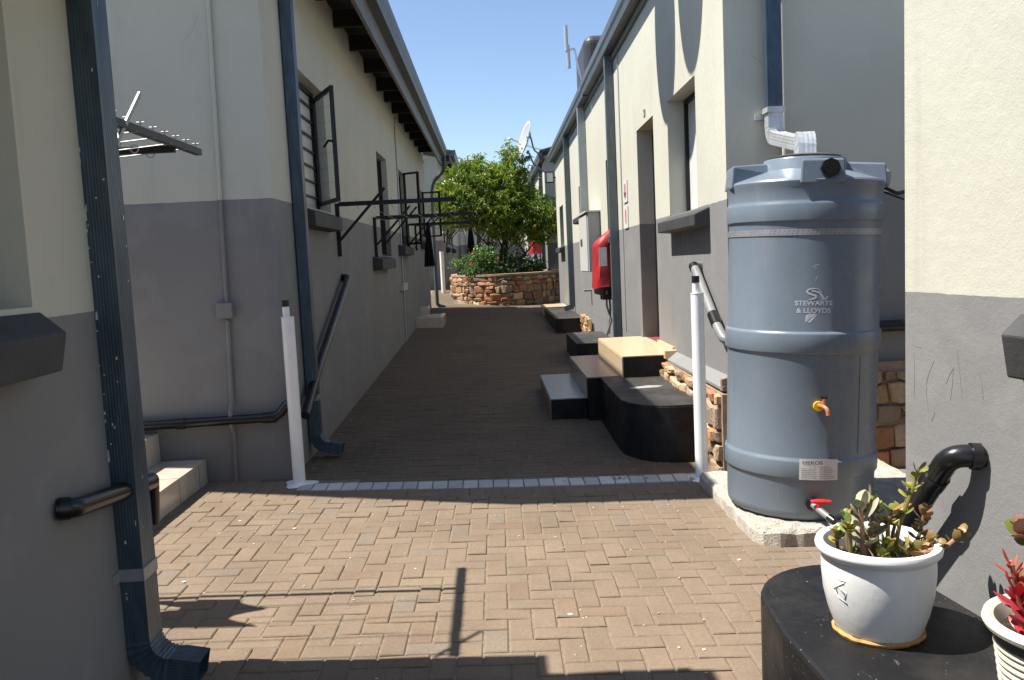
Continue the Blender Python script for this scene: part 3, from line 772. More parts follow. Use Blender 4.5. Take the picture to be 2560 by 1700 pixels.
t_ = thing('hose_reel', 'red zipped cover over the wall hose reel by the first downpipe', 'hose reel', (1.4, 10.4, 1.15))
def cover(mb, x0, x1, ya, yb, z0, z1, seed=1):
    """soft cloth hood: full at the hem, slimmer and sloping at the top"""
    nz_, na = 22, 28; vs = []
    yc = (ya+yb)/2; hy = (yb-ya)/2; dx = x1-x0
    for i in range(nz_+1):
        t = i/nz_; z = z0+(z1-z0)*t
        sx = 1.06-.22*t if t < .74 else (1.06-.22*.74)*max(.05, 1-((t-.74)/.26)**1.3*.9)
        sy = 1.05-.25*t if t < .74 else (1.05-.25*.74)*(1-.35*((t-.74)/.26)**2)
        for j in range(na):
            a = 2*math.pi*j/na; cx_, sn = math.cos(a), math.sin(a)
            ex = math.copysign(abs(cx_)**.45, cx_); ey = math.copysign(abs(sn)**.45, sn)
            w = .012*mnoise.noise(Vector((cx_*2.2, sn*2.2, t*3.5+seed)))+.006*math.sin(a*5+t*4)*(1-t)
            X = x1-dx*sx*(.5+.5*-ex)-0 if False else x1-dx*sx*(.5-.5*ex)
            vs.append((min(x1, X+w), yc+hy*sy*ey+w*1.5, z+(.012*math.sin(a*3) if i == 0 else 0)))
    fs = [(i*na+j, i*na+(j+1) % na, (i+1)*na+(j+1) % na, (i+1)*na+j) for i in range(nz_) for j in range(na)]
    fs += [tuple(range(na))[::-1], tuple(nz_*na+j for j in range(na))]
    mb.add(vs, fs)
m = MB(); cover(m, 1.35, 1.62, 11.09, 11.62, 1.14, 1.90); co = m.build('cover', 'red', t_, smooth='auto')
m = MB(); m.box(1.40, 1.50, 11.062, 11.072, 1.42, 1.66); m.build('white_patch', 'label', co)
m = MB(); m.box(1.45, 1.62, 11.2, 11.5, .98, 1.16); m.build('valve', 'iron', t_)
m = MB(); m.tube([(1.5, 11.2, 1.1), (1.5, 11.25, .9), (1.56, 11.3, .7), (1.50, 11.3, .5)], .014, 8); m.tube([(1.55, 11.35, 1.1), (1.56, 11.35, .85), (1.57, 11.6, .5)], .014, 8); m.build('hose', 'boxside', t_, smooth=True)
for i, (zz, hh, lab) in enumerate(((2.17, .26, 'upper small fire sign with red arrow beside the first downpipe'), (1.86, .26, 'lower small fire sign with red bar beside the first downpipe'))):
    t_ = thing('fire_sign', lab, 'sign', (1.645, 10.3, zz))
    m = MB(); m.box(1.638, 1.648, 10.15, 10.42, zz, zz+hh); m.build('plate', 'label', t_)
    m = MB(); m.box(1.635, 1.638, 10.25, 10.32, zz+.06, zz+hh-.04)
    if i == 0: m.add([(1.635, 10.19, zz+.12), (1.635, 10.38, zz+.12), (1.635, 10.285, zz+.03)], [(0, 1, 2)])
    m.build('mark', 'redink', t_)
WARP = None
pvc('waste_pipe', 'grey waste pipe with black collars slanting behind the right bollard', [(1.65, 6.72, 1.41), (1.585, 6.70, 1.42), (1.585, 6.02, .98), (1.60, 5.90, .90), (1.9, 5.88, .88)], .034, 'pvcg', couplings=[((1.585, 6.16, 1.07), (1.585, 6.05, 1.0)), ((1.585, 6.66, 1.39), (1.585, 6.70, 1.415))], fil=.05)
for (y, z, lab) in ((6.88, 3.02, 'satellite dish nearest the corner of the right house eave'), (7.86, 2.78, 'satellite dish on the right house eave, further from the corner')):
    t_ = thing('eave_dish', lab, 'satellite dish', (1.2, y, z+1.5))
    c = Vector((.82, y, z+.74+.83*1.83)); nrm = Vector((-.707, 0, .707)); e1 = Vector((0, 1, 0)); e2 = nrm.cross(e1)
    vs = []; K = 40
    for (rr, dp) in ((0, -.06), (.5, -.045), (1, 0)):
        for i in range(K): a = 2*math.pi*i/K; vs.append(c+(e1*math.cos(a)*.43+e2*math.sin(a)*.43)*rr+nrm*dp)
    m = MB(); m.add(vs, [(l*K+i, l*K+(i+1) % K, (l+1)*K+(i+1) % K, (l+1)*K+i) for l in range(2) for i in range(K)]); do = m.build('dish', 'dish', t_, smooth=True)
    s_ = do.modifiers.new('t', 'SOLIDIFY'); s_.thickness = .004
    m = MB(); m.tube([c-nrm*.05, c+Vector((.5, 0, -.25)), (1.62, y, 4.30)], .018, 8); m.build('arm', 'galv', t_)

# door steps on the right (treads are their own tile, bodies black)
def slabstep(parent, name, x0, x1, y0, y1, z0, z1, mat, topm, tz=.012):
    m = MB(); m.box(x0, x1, y0, y1, z0, z1-tz); b = m.build(name, mat, parent, bevel=.006)
    m = MB(); m.box(x0-.004, x1, y0-.004, y1+.004, z1-tz, z1); m.build('tread', topm, b, bevel=.003)
    return b
st = thing('door_steps', 'three tiled steps with black sides up to the first door of the right house', 'steps', (1.1, 8.8, 0))
b1 = slabstep(st, 'low_step', .51, .85, 8.02, 9.68, -.1, .2, 'black', 'tile_grey')
b2 = slabstep(st, 'middle_step', .85, 1.17, 7.94, 9.66, -.1, .4, 'black', 'tile_brown')
b3 = slabstep(st, 'top_step', 1.17, 1.645, 7.78, 9.56, -.1, .6, 'black', 'tile_warm')
for (x, z0, z1, ya, yb, mt) in ((.508, 0, .186, 8.03, 9.66, 'tile_brown'), (.848, .2, .386, 7.95, 9.64, 'tile_brown'), (1.168, .4, .586, 7.79, 9.54, 'tile_warm')):
    m = MB(); m.box(x-.008, x+.002, ya, yb, z0, z1); m.build('riser_tile', mt, st)
m = MB(); m.box(1.54, 1.66, 7.72, 7.775, .56, .64); m.build('end_tile', 'tile_warm', st, bevel=.008)
m = MB(); m.box(1.625, 1.655, 7.78, 8.5, .6, .66); m.build('skirting', 'tile_warm', st)
def rounded_block(pts_corner, x0, x1, y0, y1, r, corner):
    pass
bl = MB()
pts = [(1.56, 6.28), (1.56, 7.93), (.97, 7.93), (.965, 6.85)]
for i in range(11):
    a = R(180+ i*9); pts.append((1.33+.362*math.cos(a), 6.66+.40*math.sin(a)))
pts = pts[::-1]
bl.prism(pts, -.12, .394)
o = bl.build('black_step_block', ['black'], bevel=.01, smooth=False); tag(o, 'black painted block with rounded corner in front of the first door steps', 'block')
ORG_ = ORG[o.name]
tp = MB(); tp.prism([(1.26+(x-1.26)*.995, 7.1+(y-7.1)*.997) for x, y in pts], .392, .400)
tpo = MB(); tpo.v = tp.v; tpo.f = tp.f; tpo.c = tp.c; tpo.mi = tp.mi
tpo.build('worn_top', 'blackpaint_top', o)
sm_ = MB(); sm_.prism([(1.14, 7.12), (1.36, 7.15), (1.42, 7.22), (1.3, 7.27), (1.12, 7.2)], .4002, .4016); sm_.build('white_paint_smear', 'tile_grey', o)
st2 = thing('door_block', 'low black step block behind the tiled door steps', 'block', (1.35, 12.1, 0))
m = MB(); m.box(1.09, 1.62, 11.25, 12.9, -.05, .36); m.build('body', 'black', st2, bevel=.008)
m = MB(); m.box(1.085, 1.62, 11.245, 12.905, .36, .372); m.build('top', 'blackpaint_top', st2)
st3 = thing('door_block', 'farthest black step block at the end of the right house', 'block', (1.35, 16.8, 0))
m = MB(); m.box(1.12, 1.62, 15.3, 18.5, .0, .40); m.build('body', 'black', st3, bevel=.008)
m = MB(); m.box(1.115, 1.62, 15.295, 18.505, .40, .412); m.build('top', 'blackpaint_top', st3)
m = MB(); m.box(1.10, 1.63, 18.52, 19.6, .1, .44); m.build('tiled_top_step', 'tile_warm', st3, bevel=.004)
st4 = thing('tiled_steps', 'small tiled step against the long left wall near the planter', 'steps', (-1.2, 18, .2))
m = MB(); m.box(-1.5, -.98, 16.7, 17.9, .1, .45); m.build('lower_step', 'tile', st4, bevel=.004)
m = MB(); m.box(-1.5, -1.34, 17.9, 18.4, .1, .6); m.build('upper_step', 'tile', st4, bevel=.004)

# meter-room antenna and charcoal roof tank
WARP = warp_r
m = MB(); m.box(1.82, 2.6, 15.4, 16.9, 4.3, 5.62); o = m.build('roof_tank', 'solar', bevel=.16, bseg=5, smooth=False); tag(o, 'charcoal rounded tank standing on the right roof behind the gutter', 'tank')
t_ = thing('antenna', 'white twin rod antenna fixed to the edge of the right roof', 'antenna', (1.5, 14.4, 4.3))
m = MB(); m.tube([(1.40, 14.2, 5.0), (1.395, 14.2, 5.42)], .03, 10); m.build('rod', 'dish', t_, smooth='auto')
m = MB(); m.tube([(1.425, 14.2, 4.72), (1.415, 14.2, 5.1)], .032, 10); m.build('rod', 'dish', t_, smooth='auto')
m = MB(); m.tube(fillet([(1.42, 14.2, 5.0), (1.52, 14.2, 5.05), (1.56, 14.2, 4.8), (1.64, 14.2, 4.35)], .1), .018, 8); m.build('bracket', 'galv', t_, smooth=True)
WARP = None
t_ = thing('flood_light', 'small square flood light at the far corner of the right house', 'light', (1.55, 20.6, 3.0))
m = MB(); m.box(1.42, 1.60, 20.62, 20.66, 3.25, 3.52); m.build('housing', 'iron', t_, bevel=.01)
m = MB(); m.box(1.44, 1.58, 20.60, 20.62, 3.28, 3.49); m.build('lens', 'label', t_)
m = MB(); m.tube([(1.55, 20.66, 3.38), (1.66, 20.7, 3.38)], .02, 8); m.build('bracket', 'iron', t_)

# ================================================================== NEAR LEFT HOUSE
NL = thing('near_house', 'shaded cream and grey house corner at the left edge of the picture', 'house', (-3, 0, 0))
XN = -1.36; YN = 3.27
m = MB(); ow = (.9, 2.58, 1.47, 2.6)
facade(m, XN, -3, YN, -.2, 2.75, [ow], .16, -1)
m.add([(XN, YN, -.2), (-5.5, YN, -.2), (-5.5, YN, 3.4), (XN, YN, 2.75)], [(0, 1, 2, 3)])
m.add([(XN, -3, -.2), (-5.5, -3, -.2), (-5.5, -3, 3.4), (XN, -3, 2.75)], [(0, 3, 2, 1)])
m.add([(-5.5, -3, -.2), (-5.5, YN, -.2), (-5.5, YN, 3.4), (-5.5, -3, 3.4)], [(0, 1, 2, 3)])
m.build('wall', 'wall_nl', NL)
m = MB(); roof_sheet(m, -.82, 2.74, -5.7, 3.55, -3.2, 3.12); m.build('roof', 'roof', NL)
gutter('gutter', -.86, 2.60, -3.2, 3.10, 1, NL, .11, .14)
window(NL, XN, *ow, -1, .14, 0, 2, 'curtain')
m = MB(); vs = []
X1 = XN+.125
vs = [(XN, .6, 1.30), (XN, 2.60, 1.30), (XN, .6, 1.475), (XN, 2.62, 1.455), (X1, .6, 1.285), (X1, 2.47, 1.285), (X1, .6, 1.395), (X1, 2.52, 1.395)]
m.add(vs, [(0, 2, 3, 1), (4, 5, 7, 6), (0, 4, 6, 2), (1, 3, 7, 5), (2, 6, 7, 3), (0, 1, 5, 4)]); m.build('sill', 'sill', NL, bevel=.008)
downpipe('downpipe', 'tall blue grey downpipe in the left foreground with paint specks', -1.318, 3.03, .05, 2.72, 0, 1, .085, .115, clamps=(.475, ), wallx=-1.36)
def chips(parent, x0, x1, y0, y1, zs, n, seed, edge=False):
    r_ = random.Random(seed); m = MB()
    for k in range(n):
        z = r_.uniform(*zs); h = r_.choice([.004, .005, .008, .02 if edge else .006])*r_.uniform(.6, 1.3); w = r_.uniform(.0015, .004)
        if edge or r_.random() < .45:
            y = y0-.0016; x = (x0+r_.uniform(0, .008)) if edge else r_.uniform(x0+.01, x1-.01); m.add([(x-w, y, z-h), (x+w, y, z-h*.8), (x+w*.7, y, z+h), (x-w*.8, y, z+h*.7)], [(0, 1, 2, 3)])
        else:
            x = x1+.0016; y = r_.uniform(y0+.01, y1-.01); m.add([(x, y-w, z-h), (x, y+w, z-h*.8), (x, y+w*.7, z+h), (x, y-w*.8, z+h*.7)], [(0, 1, 2, 3)])
    o = m.build('paint_chips', 'box', parent); o['kind'] = 'stuff'; return o
NDP = [o for o in bpy.data.objects if o.get('label') == 'tall blue grey downpipe in the left foreground with paint specks'][0]
chips(NDP, -1.3605, -1.2755, 2.9725, 3.0875, (.35, 2.6), 20, 5); chips(NDP, -1.3605, -1.2755, 2.9725, 3.0875, (.9, 2.2), 16, 6, True)
pvc('waste_pipe', 'black pipe stub passing behind the left foreground downpipe', [(-1.36, 2.60, .85), (-1.315, 2.62, .845), (-1.315, 3.20, .775), (-1.335, 3.25, .77), (-1.35, 3.26, .60)], .031, couplings=[((-1.352, 2.60, .85), (-1.325, 2.615, .847))], fil=.045)
# rack behind near left house
t_ = thing('drying_rack', 'steel drying rack bar with hooks and wires reaching out behind the left downpipe', 'drying rack', (-1.35, 4.2, 2.1))
m = MB(); m.box(-1.392, -1.362, 3.278, 4.25, 2.108, 2.138); m.build('crossbar', 'iron', t_)
m = MB(); m.box(-3.2, -1.392, 3.955, 3.985, 2.09, 2.12); m.build('arm', 'iron', t_)
m = MB(); m.sweep([(-1.385, 3.28, 2.0), (-1.345, 3.50, 2.26)], [(-.004, -.009), (.004, -.009), (.004, .009), (-.004, .009)], side=(1, 0, 0)); m.build('strut', 'strap', t_)
for i in range(8):
    y = 3.30+i*.13; m = MB(); m.tube([(-1.377, y, 2.165), (-1.377, y, 2.135)], .004, 6); m.tube([(-1.392, y, 2.158), (-1.360, y, 2.158)], .0035, 6); m.build('hook', 'strap', t_)
for i in range(5):
    y = 3.3+i*.18; m = MB(); m.tube([(-1.36, y, 2.11), (-1.8, y, 2.075), (-2.4, y, 2.06), (-3.2, y, 2.1)], .003, 6)
    m.build('wire', 'wire', t_)
    m = MB(); m.tube([(-1.52+.018*math.cos(a), y, 2.095+.018*math.sin(a)) for a in [k*.7 for k in range(10)]], .003, 5); m.build('wire_loop', 'wire', t_)
def side_cloth(label, x, y0, y1, z0, z1, seed):
    r_ = random.Random(seed); m = MB(); n, k = 12, 12; vs = []
    for j in range(k+1):
        for i in range(n+1):
            u = i/n; t = j/k; dz = .10*math.sin(u*7+seed)*t+.06*math.sin(u*15+seed)*t
            vs.append((x+.05*math.sin(u*9+t*2)*t, y0+(y1-y0)*u, z1-.32*abs(math.sin(u*5.2+seed))*(1-t)+(z0-z1)*t+dz))
    m.add(vs, [(j*(n+1)+i, j*(n+1)+i+1, (j+1)*(n+1)+i+1, (j+1)*(n+1)+i) for j in range(k) for i in range(n)])
    o = m.build('shirt', 'bluecloth', smooth=True); sm = o.modifiers.new('thick', 'SOLIDIFY'); sm.thickness = .006; return tag(o, label, 'cloth')
side_cloth('dark cloth drying on the rack behind the near left house', -2.16, 3.62, 3.92, 1.05, 2.04, 3)
side_cloth('second cloth on the inner line behind the near left house', -2.75, 3.45, 3.80, 1.2, 2.04, 8)

# ================================================================== NEAR RIGHT HOUSE
def NRX(y): return 1.38-.12*(y-2.63)
NR = thing('near_house', 'sunlit cream and grey house corner at the right edge of the picture', 'house', (3, 0, 0))
y1 = 2.80
m = MB()
ow = (-.2, 1.6)
Ys = [-2.5, -.6, 1.05, 2.0, 2.4, y1]
Zs = [-.2, .6, 1.34, 2.35, 3.05]
for i in range(5):
    for j in range(4):
        if i == 1 and j == 2: continue
        a, b = Ys[i], Ys[i+1]; m.add([(NRX(a), a, Zs[j]), (NRX(b), b, Zs[j]), (NRX(b), b, Zs[j+1]), (NRX(a), a, Zs[j+1])], [(0, 3, 2, 1)])
m.add([(NRX(-.6), -.6, 1.34), (NRX(1.05), 1.05, 1.34), (NRX(1.05), 1.05, 2.35), (NRX(-.6), -.6, 2.35), (NRX(-.6)+.15, -.6, 1.34), (NRX(1.05)+.15, 1.05, 1.34), (NRX(1.05)+.15, 1.05, 2.35), (NRX(-.6)+.15, -.6, 2.35)], [(0, 1, 5, 4), (1, 2, 6, 5), (2, 3, 7, 6), (3, 0, 4, 7)])
for y in (y1, -2.5): m.add([(NRX(y), y, -.2), (5, y+.3*(y > 0), -.2), (5, y+.3*(y > 0), 3.05), (NRX(y), y, 3.05)], [(0, 1, 2, 3) if y < 0 else (0, 3, 2, 1)])
m.add([(5, -2.5, -.2), (5, 3.1, -.2), (5, 3.1, 3.05), (5, -2.5, 3.05)], [(0, 3, 2, 1)])
m.build('wall', 'wall_nr', NR)
m = MB(); m.add([(NRX(y1), y1, 3.05), (5, 3.1, 3.05), (5, -2.5, 3.05), (NRX(-2.5), -2.5, 3.05), (NRX(y1), y1, 3.1), (5, 3.1, 3.1), (5, -2.5, 3.1), (NRX(-2.5), -2.5, 3.1)], [(0, 1, 2, 3), (4, 7, 6, 5), (0, 4, 5, 1), (0, 3, 7, 4)]); m.build('roof', 'roof', NR)
m = MB(); m.box(NRX(0)+.12, NRX(0)+.16, -.62, 1.1, 1.3, 2.4); wd = m.build('window', 'glass', NR)
SCRIB = [[(2.753, 1.176), (2.75, 1.103), (2.753, 1.03)], [(2.691, 1.081), (2.672, 1.128), (2.647, 1.165), (2.618, 1.141), (2.591, 1.099), (2.574, 1.129), (2.557, 1.151), (2.561, 1.1), (2.571, 1.053)], [(2.54, 1.209), (2.529, 1.146), (2.516, 1.062)], [(2.443, 1.157), (2.431, 1.118), (2.424, 1.076)], [(2.768, 1.209), (2.739, 1.2), (2.712, 1.198)], [(2.686, 1.076), (2.689, 1.052), (2.677, .995), (2.663, .967), (2.645, 1.0)]]
M_['pencil'] = simple('faint_scratch', (.21, .205, .20), .9)
m = MB()
for ln in SCRIB:
    m.sweep([(NRX(y)-.0004, y, z) for y, z in ln], [(-.0005, -.0009), (.0005, -.0009), (.0005, .0009), (-.0005, .0009)], side=(1, 0, 0))
m.build('scratched_scribble', 'pencil', NR)
def rwp(y, off, z): return (NRX(y)-off, y+.12*(-off)*.0, z)
m = MB(); ya, yb = -.8, 2.2
vs = [rwp(ya, 0, 1.17), rwp(yb+.08, 0, 1.17), rwp(ya, 0, 1.345), rwp(yb+.08, 0, 1.335), rwp(ya, .115, 1.175), rwp(yb, .095, 1.175), rwp(ya, .12, 1.29), rwp(yb-.01, .12, 1.292)]
m.add(vs, [(0, 1, 3, 2), (4, 6, 7, 5), (0, 2, 6, 4), (1, 5, 7, 3), (2, 3, 7, 6), (0, 4, 5, 1)]); m.build('sill', 'sill', NR, bevel=.006)
pvc('waste_pipe', 'thick black pipe elbow leaving the sunlit wall behind the white flower pot', [(NRX(2.43)+.02, 2.43, .905), (NRX(2.45)-.08, 2.45, .91), (NRX(2.66)-.08, 2.66, .64), (NRX(2.82)-.085, 2.82, .42), (NRX(2.86)-.09, 2.88, .1)], .034, couplings=[((NRX(2.43)-.005, 2.43, .907), (NRX(2.44)-.03, 2.435, .908)), ((NRX(2.51)-.08, 2.51, .835), (NRX(2.54)-.08, 2.54, .80))], fil=.055)

# ================================================================== TANK
slab = MB()
n_ = 40; pts = []
def slabpt(x, y): return (x+.012*mnoise.noise(Vector((x*9, y*9, 0))), y+.012*mnoise.noise(Vector((x*9, y*9, 5))))
cor = [(1.335, 4.46), (1.37, 4.39), (1.45, 4.36), (2.6, 4.30), (2.6, 5.75), (1.33, 5.62)]
loop = []
for i in range(len(cor)):
    a, b = cor[i], cor[(i+1) % len(cor)]; L = math.hypot(b[0]-a[0], b[1]-a[1]); k = max(1, int(L/.04))
    for j in range(k): loop.append(slabpt(a[0]+(b[0]-a[0])*j/k, a[1]+(b[1]-a[1])*j/k))
vs = [(x, y, -.12) for x, y in loop]+[(x+rng.uniform(-.006, .006), y+rng.uniform(-.006, .006), .035+rng.uniform(-.008, .008)-.02*x*0) for x, y in loop]
cx_, cy_ = 1.95, 5.0
vs += [(cx_+(x-cx_)*.97, cy_+(y-cy_)*.97, .058+rng.uniform(-.004, .004)) for x, y in loop]+[(cx_, cy_, .06)]
k = len(loop)
fs = [(l*k+i, l*k+(i+1) % k, (l+1)*k+(i+1) % k, (l+1)*k+i) for l in range(2) for i in range(k)]+[(2*k+i, 2*k+(i+1) % k, 3*k) for i in range(k)]
slab.add(vs, fs); o = slab.build('concrete_slab', 'concrete', smooth=False); tag(o, 'rough concrete slab under the grey water tank', 'slab')
TX, TY, TZ = 1.722, 4.85, .06; RS = .932
TILT = Matrix.Translation((TX, TY, TZ)) @ Matrix.Rotation(R(1.9), 4, 'Y') @ Matrix.Translation((-TX, -TY, -TZ))
WARP = lambda v: TILT @ v
TK = thing('water_tank', 'tall grey blue plastic water tank on a concrete slab', 'water tank', (TX, TY, TZ))
H = 1.86
prof = [(.05, 0), (.405, 0), (.425, .02), (.430, .05), (.434, .226), (.436, .232), (.4465, .236), (.448, .240), (.449, .322), (.447, .330), (.438, .340), (.436, .348), (.437, .60), (.438, .896), (.440, .904), (.450, .908), (.452, .913), (.453, 1.006), (.451, 1.013), (.441, 1.022), (.439, 1.032), (.4375, 1.50), (.438, 1.594), (.440, 1.602), (.449, 1.606), (.450, 1.611), (.451, 1.688), (.449, 1.696), (.443, 1.706), (.442, 1.715), (.445, 1.78), (.452, 1.80), (.453, 1.812), (.446, 1.822)]
prof += [(.36, 1.85), (.245, 1.885), (.24, 1.892), (.238, 1.945), (.232, 1.953), (.21, 1.956), (.05, 1.956)]
prof = [(a*RS, b) for a, b in prof]
m = MB(); m.lathe(prof, (TX, TY, TZ), 96); m.build('shell', 'tank', TK, smooth='auto')
for k, an in enumerate((-97, -7, 83, 173)):
    A = R(an); e = Vector((math.cos(A), math.sin(A), 0)); s_ = Vector((-math.sin(A), math.cos(A), 0)); c = Vector((TX, TY, TZ))
    w = .118; r0, r1 = .12, .452*RS
    vs = [c+e*r0-s_*w*.5+Vector((0, 0, 1.86)), c+e*r0+s_*w*.5+Vector((0, 0, 1.86)), c+e*r1+s_*w+Vector((0, 0, 1.79)), c+e*r1-s_*w+Vector((0, 0, 1.79)),
          c+e*(r0+.08)-s_*w*.45+Vector((0, 0, 1.935)), c+e*(r0+.08)+s_*w*.45+Vector((0, 0, 1.935)), c+e*(r1-.012)+s_*w*.92+Vector((0, 0, 1.918)), c+e*(r1-.012)-s_*w*.92+Vector((0, 0, 1.918))]
    m = MB(); m.add(vs, [(0, 3, 2, 1), (4, 5, 6, 7), (0, 1, 5, 4), (1, 2, 6, 5), (2, 3, 7, 6), (3, 0, 4, 7)]); m.build('shoulder_block', 'tank', TK, bevel=.01)
m = MB(); m.lathe([(.19, 1.952), (.195, 1.967), (.15, 1.977), (.01, 1.977)], (TX, TY, TZ), 40); m.build('lid', 'potdark', TK, smooth='auto')
def on_tank(u, z, off=0, r=.4385*RS, a0=-101):
    """u metres along the surface to the right of the facing angle"""
    a = R(a0)+u/r; return Vector((TX+(r+off)*math.cos(a), TY+(r+off)*math.sin(a), z))
def radial_cyl(mb, u, z, r, d0, d1, seg=24, r2=None, a0=-98, rad=.4385*RS):
    a = R(a0)+u/rad; e = Vector((math.cos(a), math.sin(a), 0)); s_ = Vector((-math.sin(a), math.cos(a), 0)); up = Vector((0, 0, 1)); c = Vector((TX, TY, z))+e*rad
    r2 = r2 or r; vs = []
    for (d, rr) in ((d0, r), (d1, r2)):
        for i in range(seg): an = 2*math.pi*i/seg; vs.append(c+e*d+s_*math.cos(an)*rr+up*math.sin(an)*rr)
    mb.add(vs, [(i, (i+1) % seg, seg+(i+1) % seg, seg+i) for i in range(seg)]+[tuple(range(seg))[::-1], tuple(range(seg, 2*seg))])
m = MB(); radial_cyl(m, .045, TZ+1.868, .05, -.02, .035, 8, a0=-99, rad=.452*RS-.02); ov = m.build('overflow_fitting', 'pvc', TK)
m = MB(); radial_cyl(m, .04, TZ+1.868, .026, .0302, .034, 20, a0=-99, rad=.452*RS-.02); m.build('opening', 'dark', ov)
m = MB(); radial_cyl(m, .04, TZ+1.868, .034, .03, .042, 20, a0=-99, rad=.452*RS-.02); m.build('ring', 'pvc', ov)
m = MB(); sv = []
for i_ in range(40):
    z_ = .36+i_*.0135
    sv.append(on_tank(.27, TZ+z_, .0006))
m.tube(sv, .0016, 5); m.build('mould_seam', 'tank', TK, smooth=True)
# strap
m = MB(); n = 70; vs = []
for i in range(n+1):
    a = R(-235+ i*290/n)
    for (r_, z) in ((.4385*RS, 1.528), (.4415*RS, 1.528), (.4415*RS, 1.560), (.4385*RS, 1.560)): vs.append((TX+r_*math.cos(a), TY+r_*math.sin(a), TZ+z-.0*i))
m.add(vs, [(4*i+j, 4*i+(j+1) % 4, 4*i+4+(j+1) % 4, 4*i+4+j) for i in range(n) for j in range(4)]); so = m.build('strap', 'strap', TK)
m = MB()
for i in range(60):
    a = R(-190+i*3.3)
    for dz in (-.007, .007):
        aa = a+(.014 if dz > 0 else 0); c = Vector((TX+.4418*RS*math.cos(aa), TY+.4418*RS*math.sin(aa), TZ+1.544+dz)); s_ = Vector((-math.sin(aa), math.cos(aa), 0))
        m.add([c-s_*.0025-Vector((0, 0, .002)), c+s_*.0025-Vector((0, 0, .002)), c+s_*.0025+Vector((0, 0, .002)), c-s_*.0025+Vector((0, 0, .002))], [(0, 1, 2, 3)])
m.build('strap_holes', 'ink', so)
# print on the tank
LU = -.005
logo_fn = lambda x, y, z: on_tank(LU+x, 1.20+y, .0008+z)
text_mesh('lettering', 'STEWARTS', .052, lambda x, y, z: on_tank(LU+x, 1.222+y*.66, .0008+z), 'logo', TK, 0, .0012, .74)
text_mesh('lettering', '& LLOYDS', .052, lambda x, y, z: on_tank(LU+x, 1.183+y*.66, .0008+z), 'logo', TK, 0, .0012, .74)
def ribbon(pts, ws):
    """2d stroke polygons to quads"""
    L = []; Rr = []
    for i, (x, y) in enumerate(pts):
        a = pts[max(0, i-1)]; b = pts[min(len(pts)-1, i+1)]; dx, dy = b[0]-a[0], b[1]-a[1]; l = math.hypot(dx, dy); L.append((x-dy/l*ws[i], y+dx/l*ws[i])); Rr.append((x+dy/l*ws[i], y-dx/l*ws[i]))
    return L, Rr
m = MB()
def add_ribbon(pts, ws, nm='emblem_stroke'):
    m = MB()
    L, Rr = ribbon(pts, ws); n = len(L); vs = [logo_fn(x, y, 0) for x, y in L]+[logo_fn(x, y, 0) for x, y in Rr]
    m.add(vs, [(i, n+i, n+i+1, i+1) for i in range(n-1)]); m.build(nm, 'logo', TK)
S1 = [(.026, .103), (.012, .110), (-.010, .1105), (-.030, .104), (-.036, .094), (-.026, .084), (-.006, .077), (.010, .072), (.010, .064), (-.006, .056), (-.026, .052)]
add_ribbon(S1, [.0012, .002, .0028, .0045, .005, .0048, .0045, .005, .006, .005, .0015])
add_ribbon([(-.012, .100), (.006, .095), (.024, .089), (.036, .078), (.044, .064), (.047, .052)], [.0035, .004, .0045, .005, .0065, .008])
add_ribbon([(.026, .103), (.033, .096), (.037, .089)], [.0012, .002, .0025])
add_ribbon([(.056, .052), (.062, .060), (.073, .070)], [.003, .005, .0025])
q = [(-.040, .172-.20), (-.018, -.0215), (.016, -.0215), (-.04, -.062), (-.04, -.028)]
m = MB(); m.add([logo_fn(x, y-.002, 0) for x, y in [(-.040, -.03), (-.024, -.020), (.014, -.020), (-.036, -.064), (-.041, -.064)]], [(0, 1, 2, 3, 4)]); m.build('emblem_stroke', 'logo', TK); m = MB()
m.add([logo_fn(x, y-.002, 0) for x, y in [(.018, -.020), (.022, -.020), (-.016, -.066), (-.030, -.066)]], [(0, 1, 2, 3)]); m.build('emblem_stroke', 'logo', TK)
add_ribbon([(.006, .150), (.010, .164), (.017, .176)], [.001, .0014, .0012], 'scratch')
add_ribbon([(-.01, .222), (.004, .232), (.026, .234)], [.001, .0014, .001], 'scratch')
add_ribbon([(.0, .208), (.004, .222), (.014, .216)], [.001, .0012, .0008], 'scratch')
# product label
m = MB(); n = 8; vs = []
for i in range(n+1):
    for z in (.293, .405): vs.append(on_tank(-.065+.20*i/n, z, .002, .449*RS+.0015))
m.add(vs, [(2*i, 2*i+2, 2*i+3, 2*i+1) for i in range(n)]); lb = m.build('paper_label', 'label', TK)
text_mesh('lettering', 'HEROS', .026, lambda x, y, z: on_tank(-.05+x, .378+y, .0035+z, .449*RS+.0015), 'ink', lb, 0, .0002, 1.3, 'LEFT')
m = MB()
for r_ in range(7):
    z = .362-r_*.010
    if r_ == 0:
        segs = [(.04, .09)]
    else: segs = [(-.055, -.055+rng.uniform(.07, .085)), (.04, .04+rng.uniform(.05, .085))]
    for (a, b) in segs:
        k = 5
        for i in range(k): m.add([on_tank(a+(b-a)*i/k, z, .003, .449*RS+.0015), on_tank(a+(b-a)*(i+.86)/k, z, .003, .449*RS+.0015), on_tank(a+(b-a)*(i+.86)/k, z+.0025, .003, .449*RS+.0015), on_tank(a+(b-a)*i/k, z+.0025, .003, .449*RS+.0015)], [(0, 1, 2, 3)])
m.build('small_print', 'pvcg', lb)
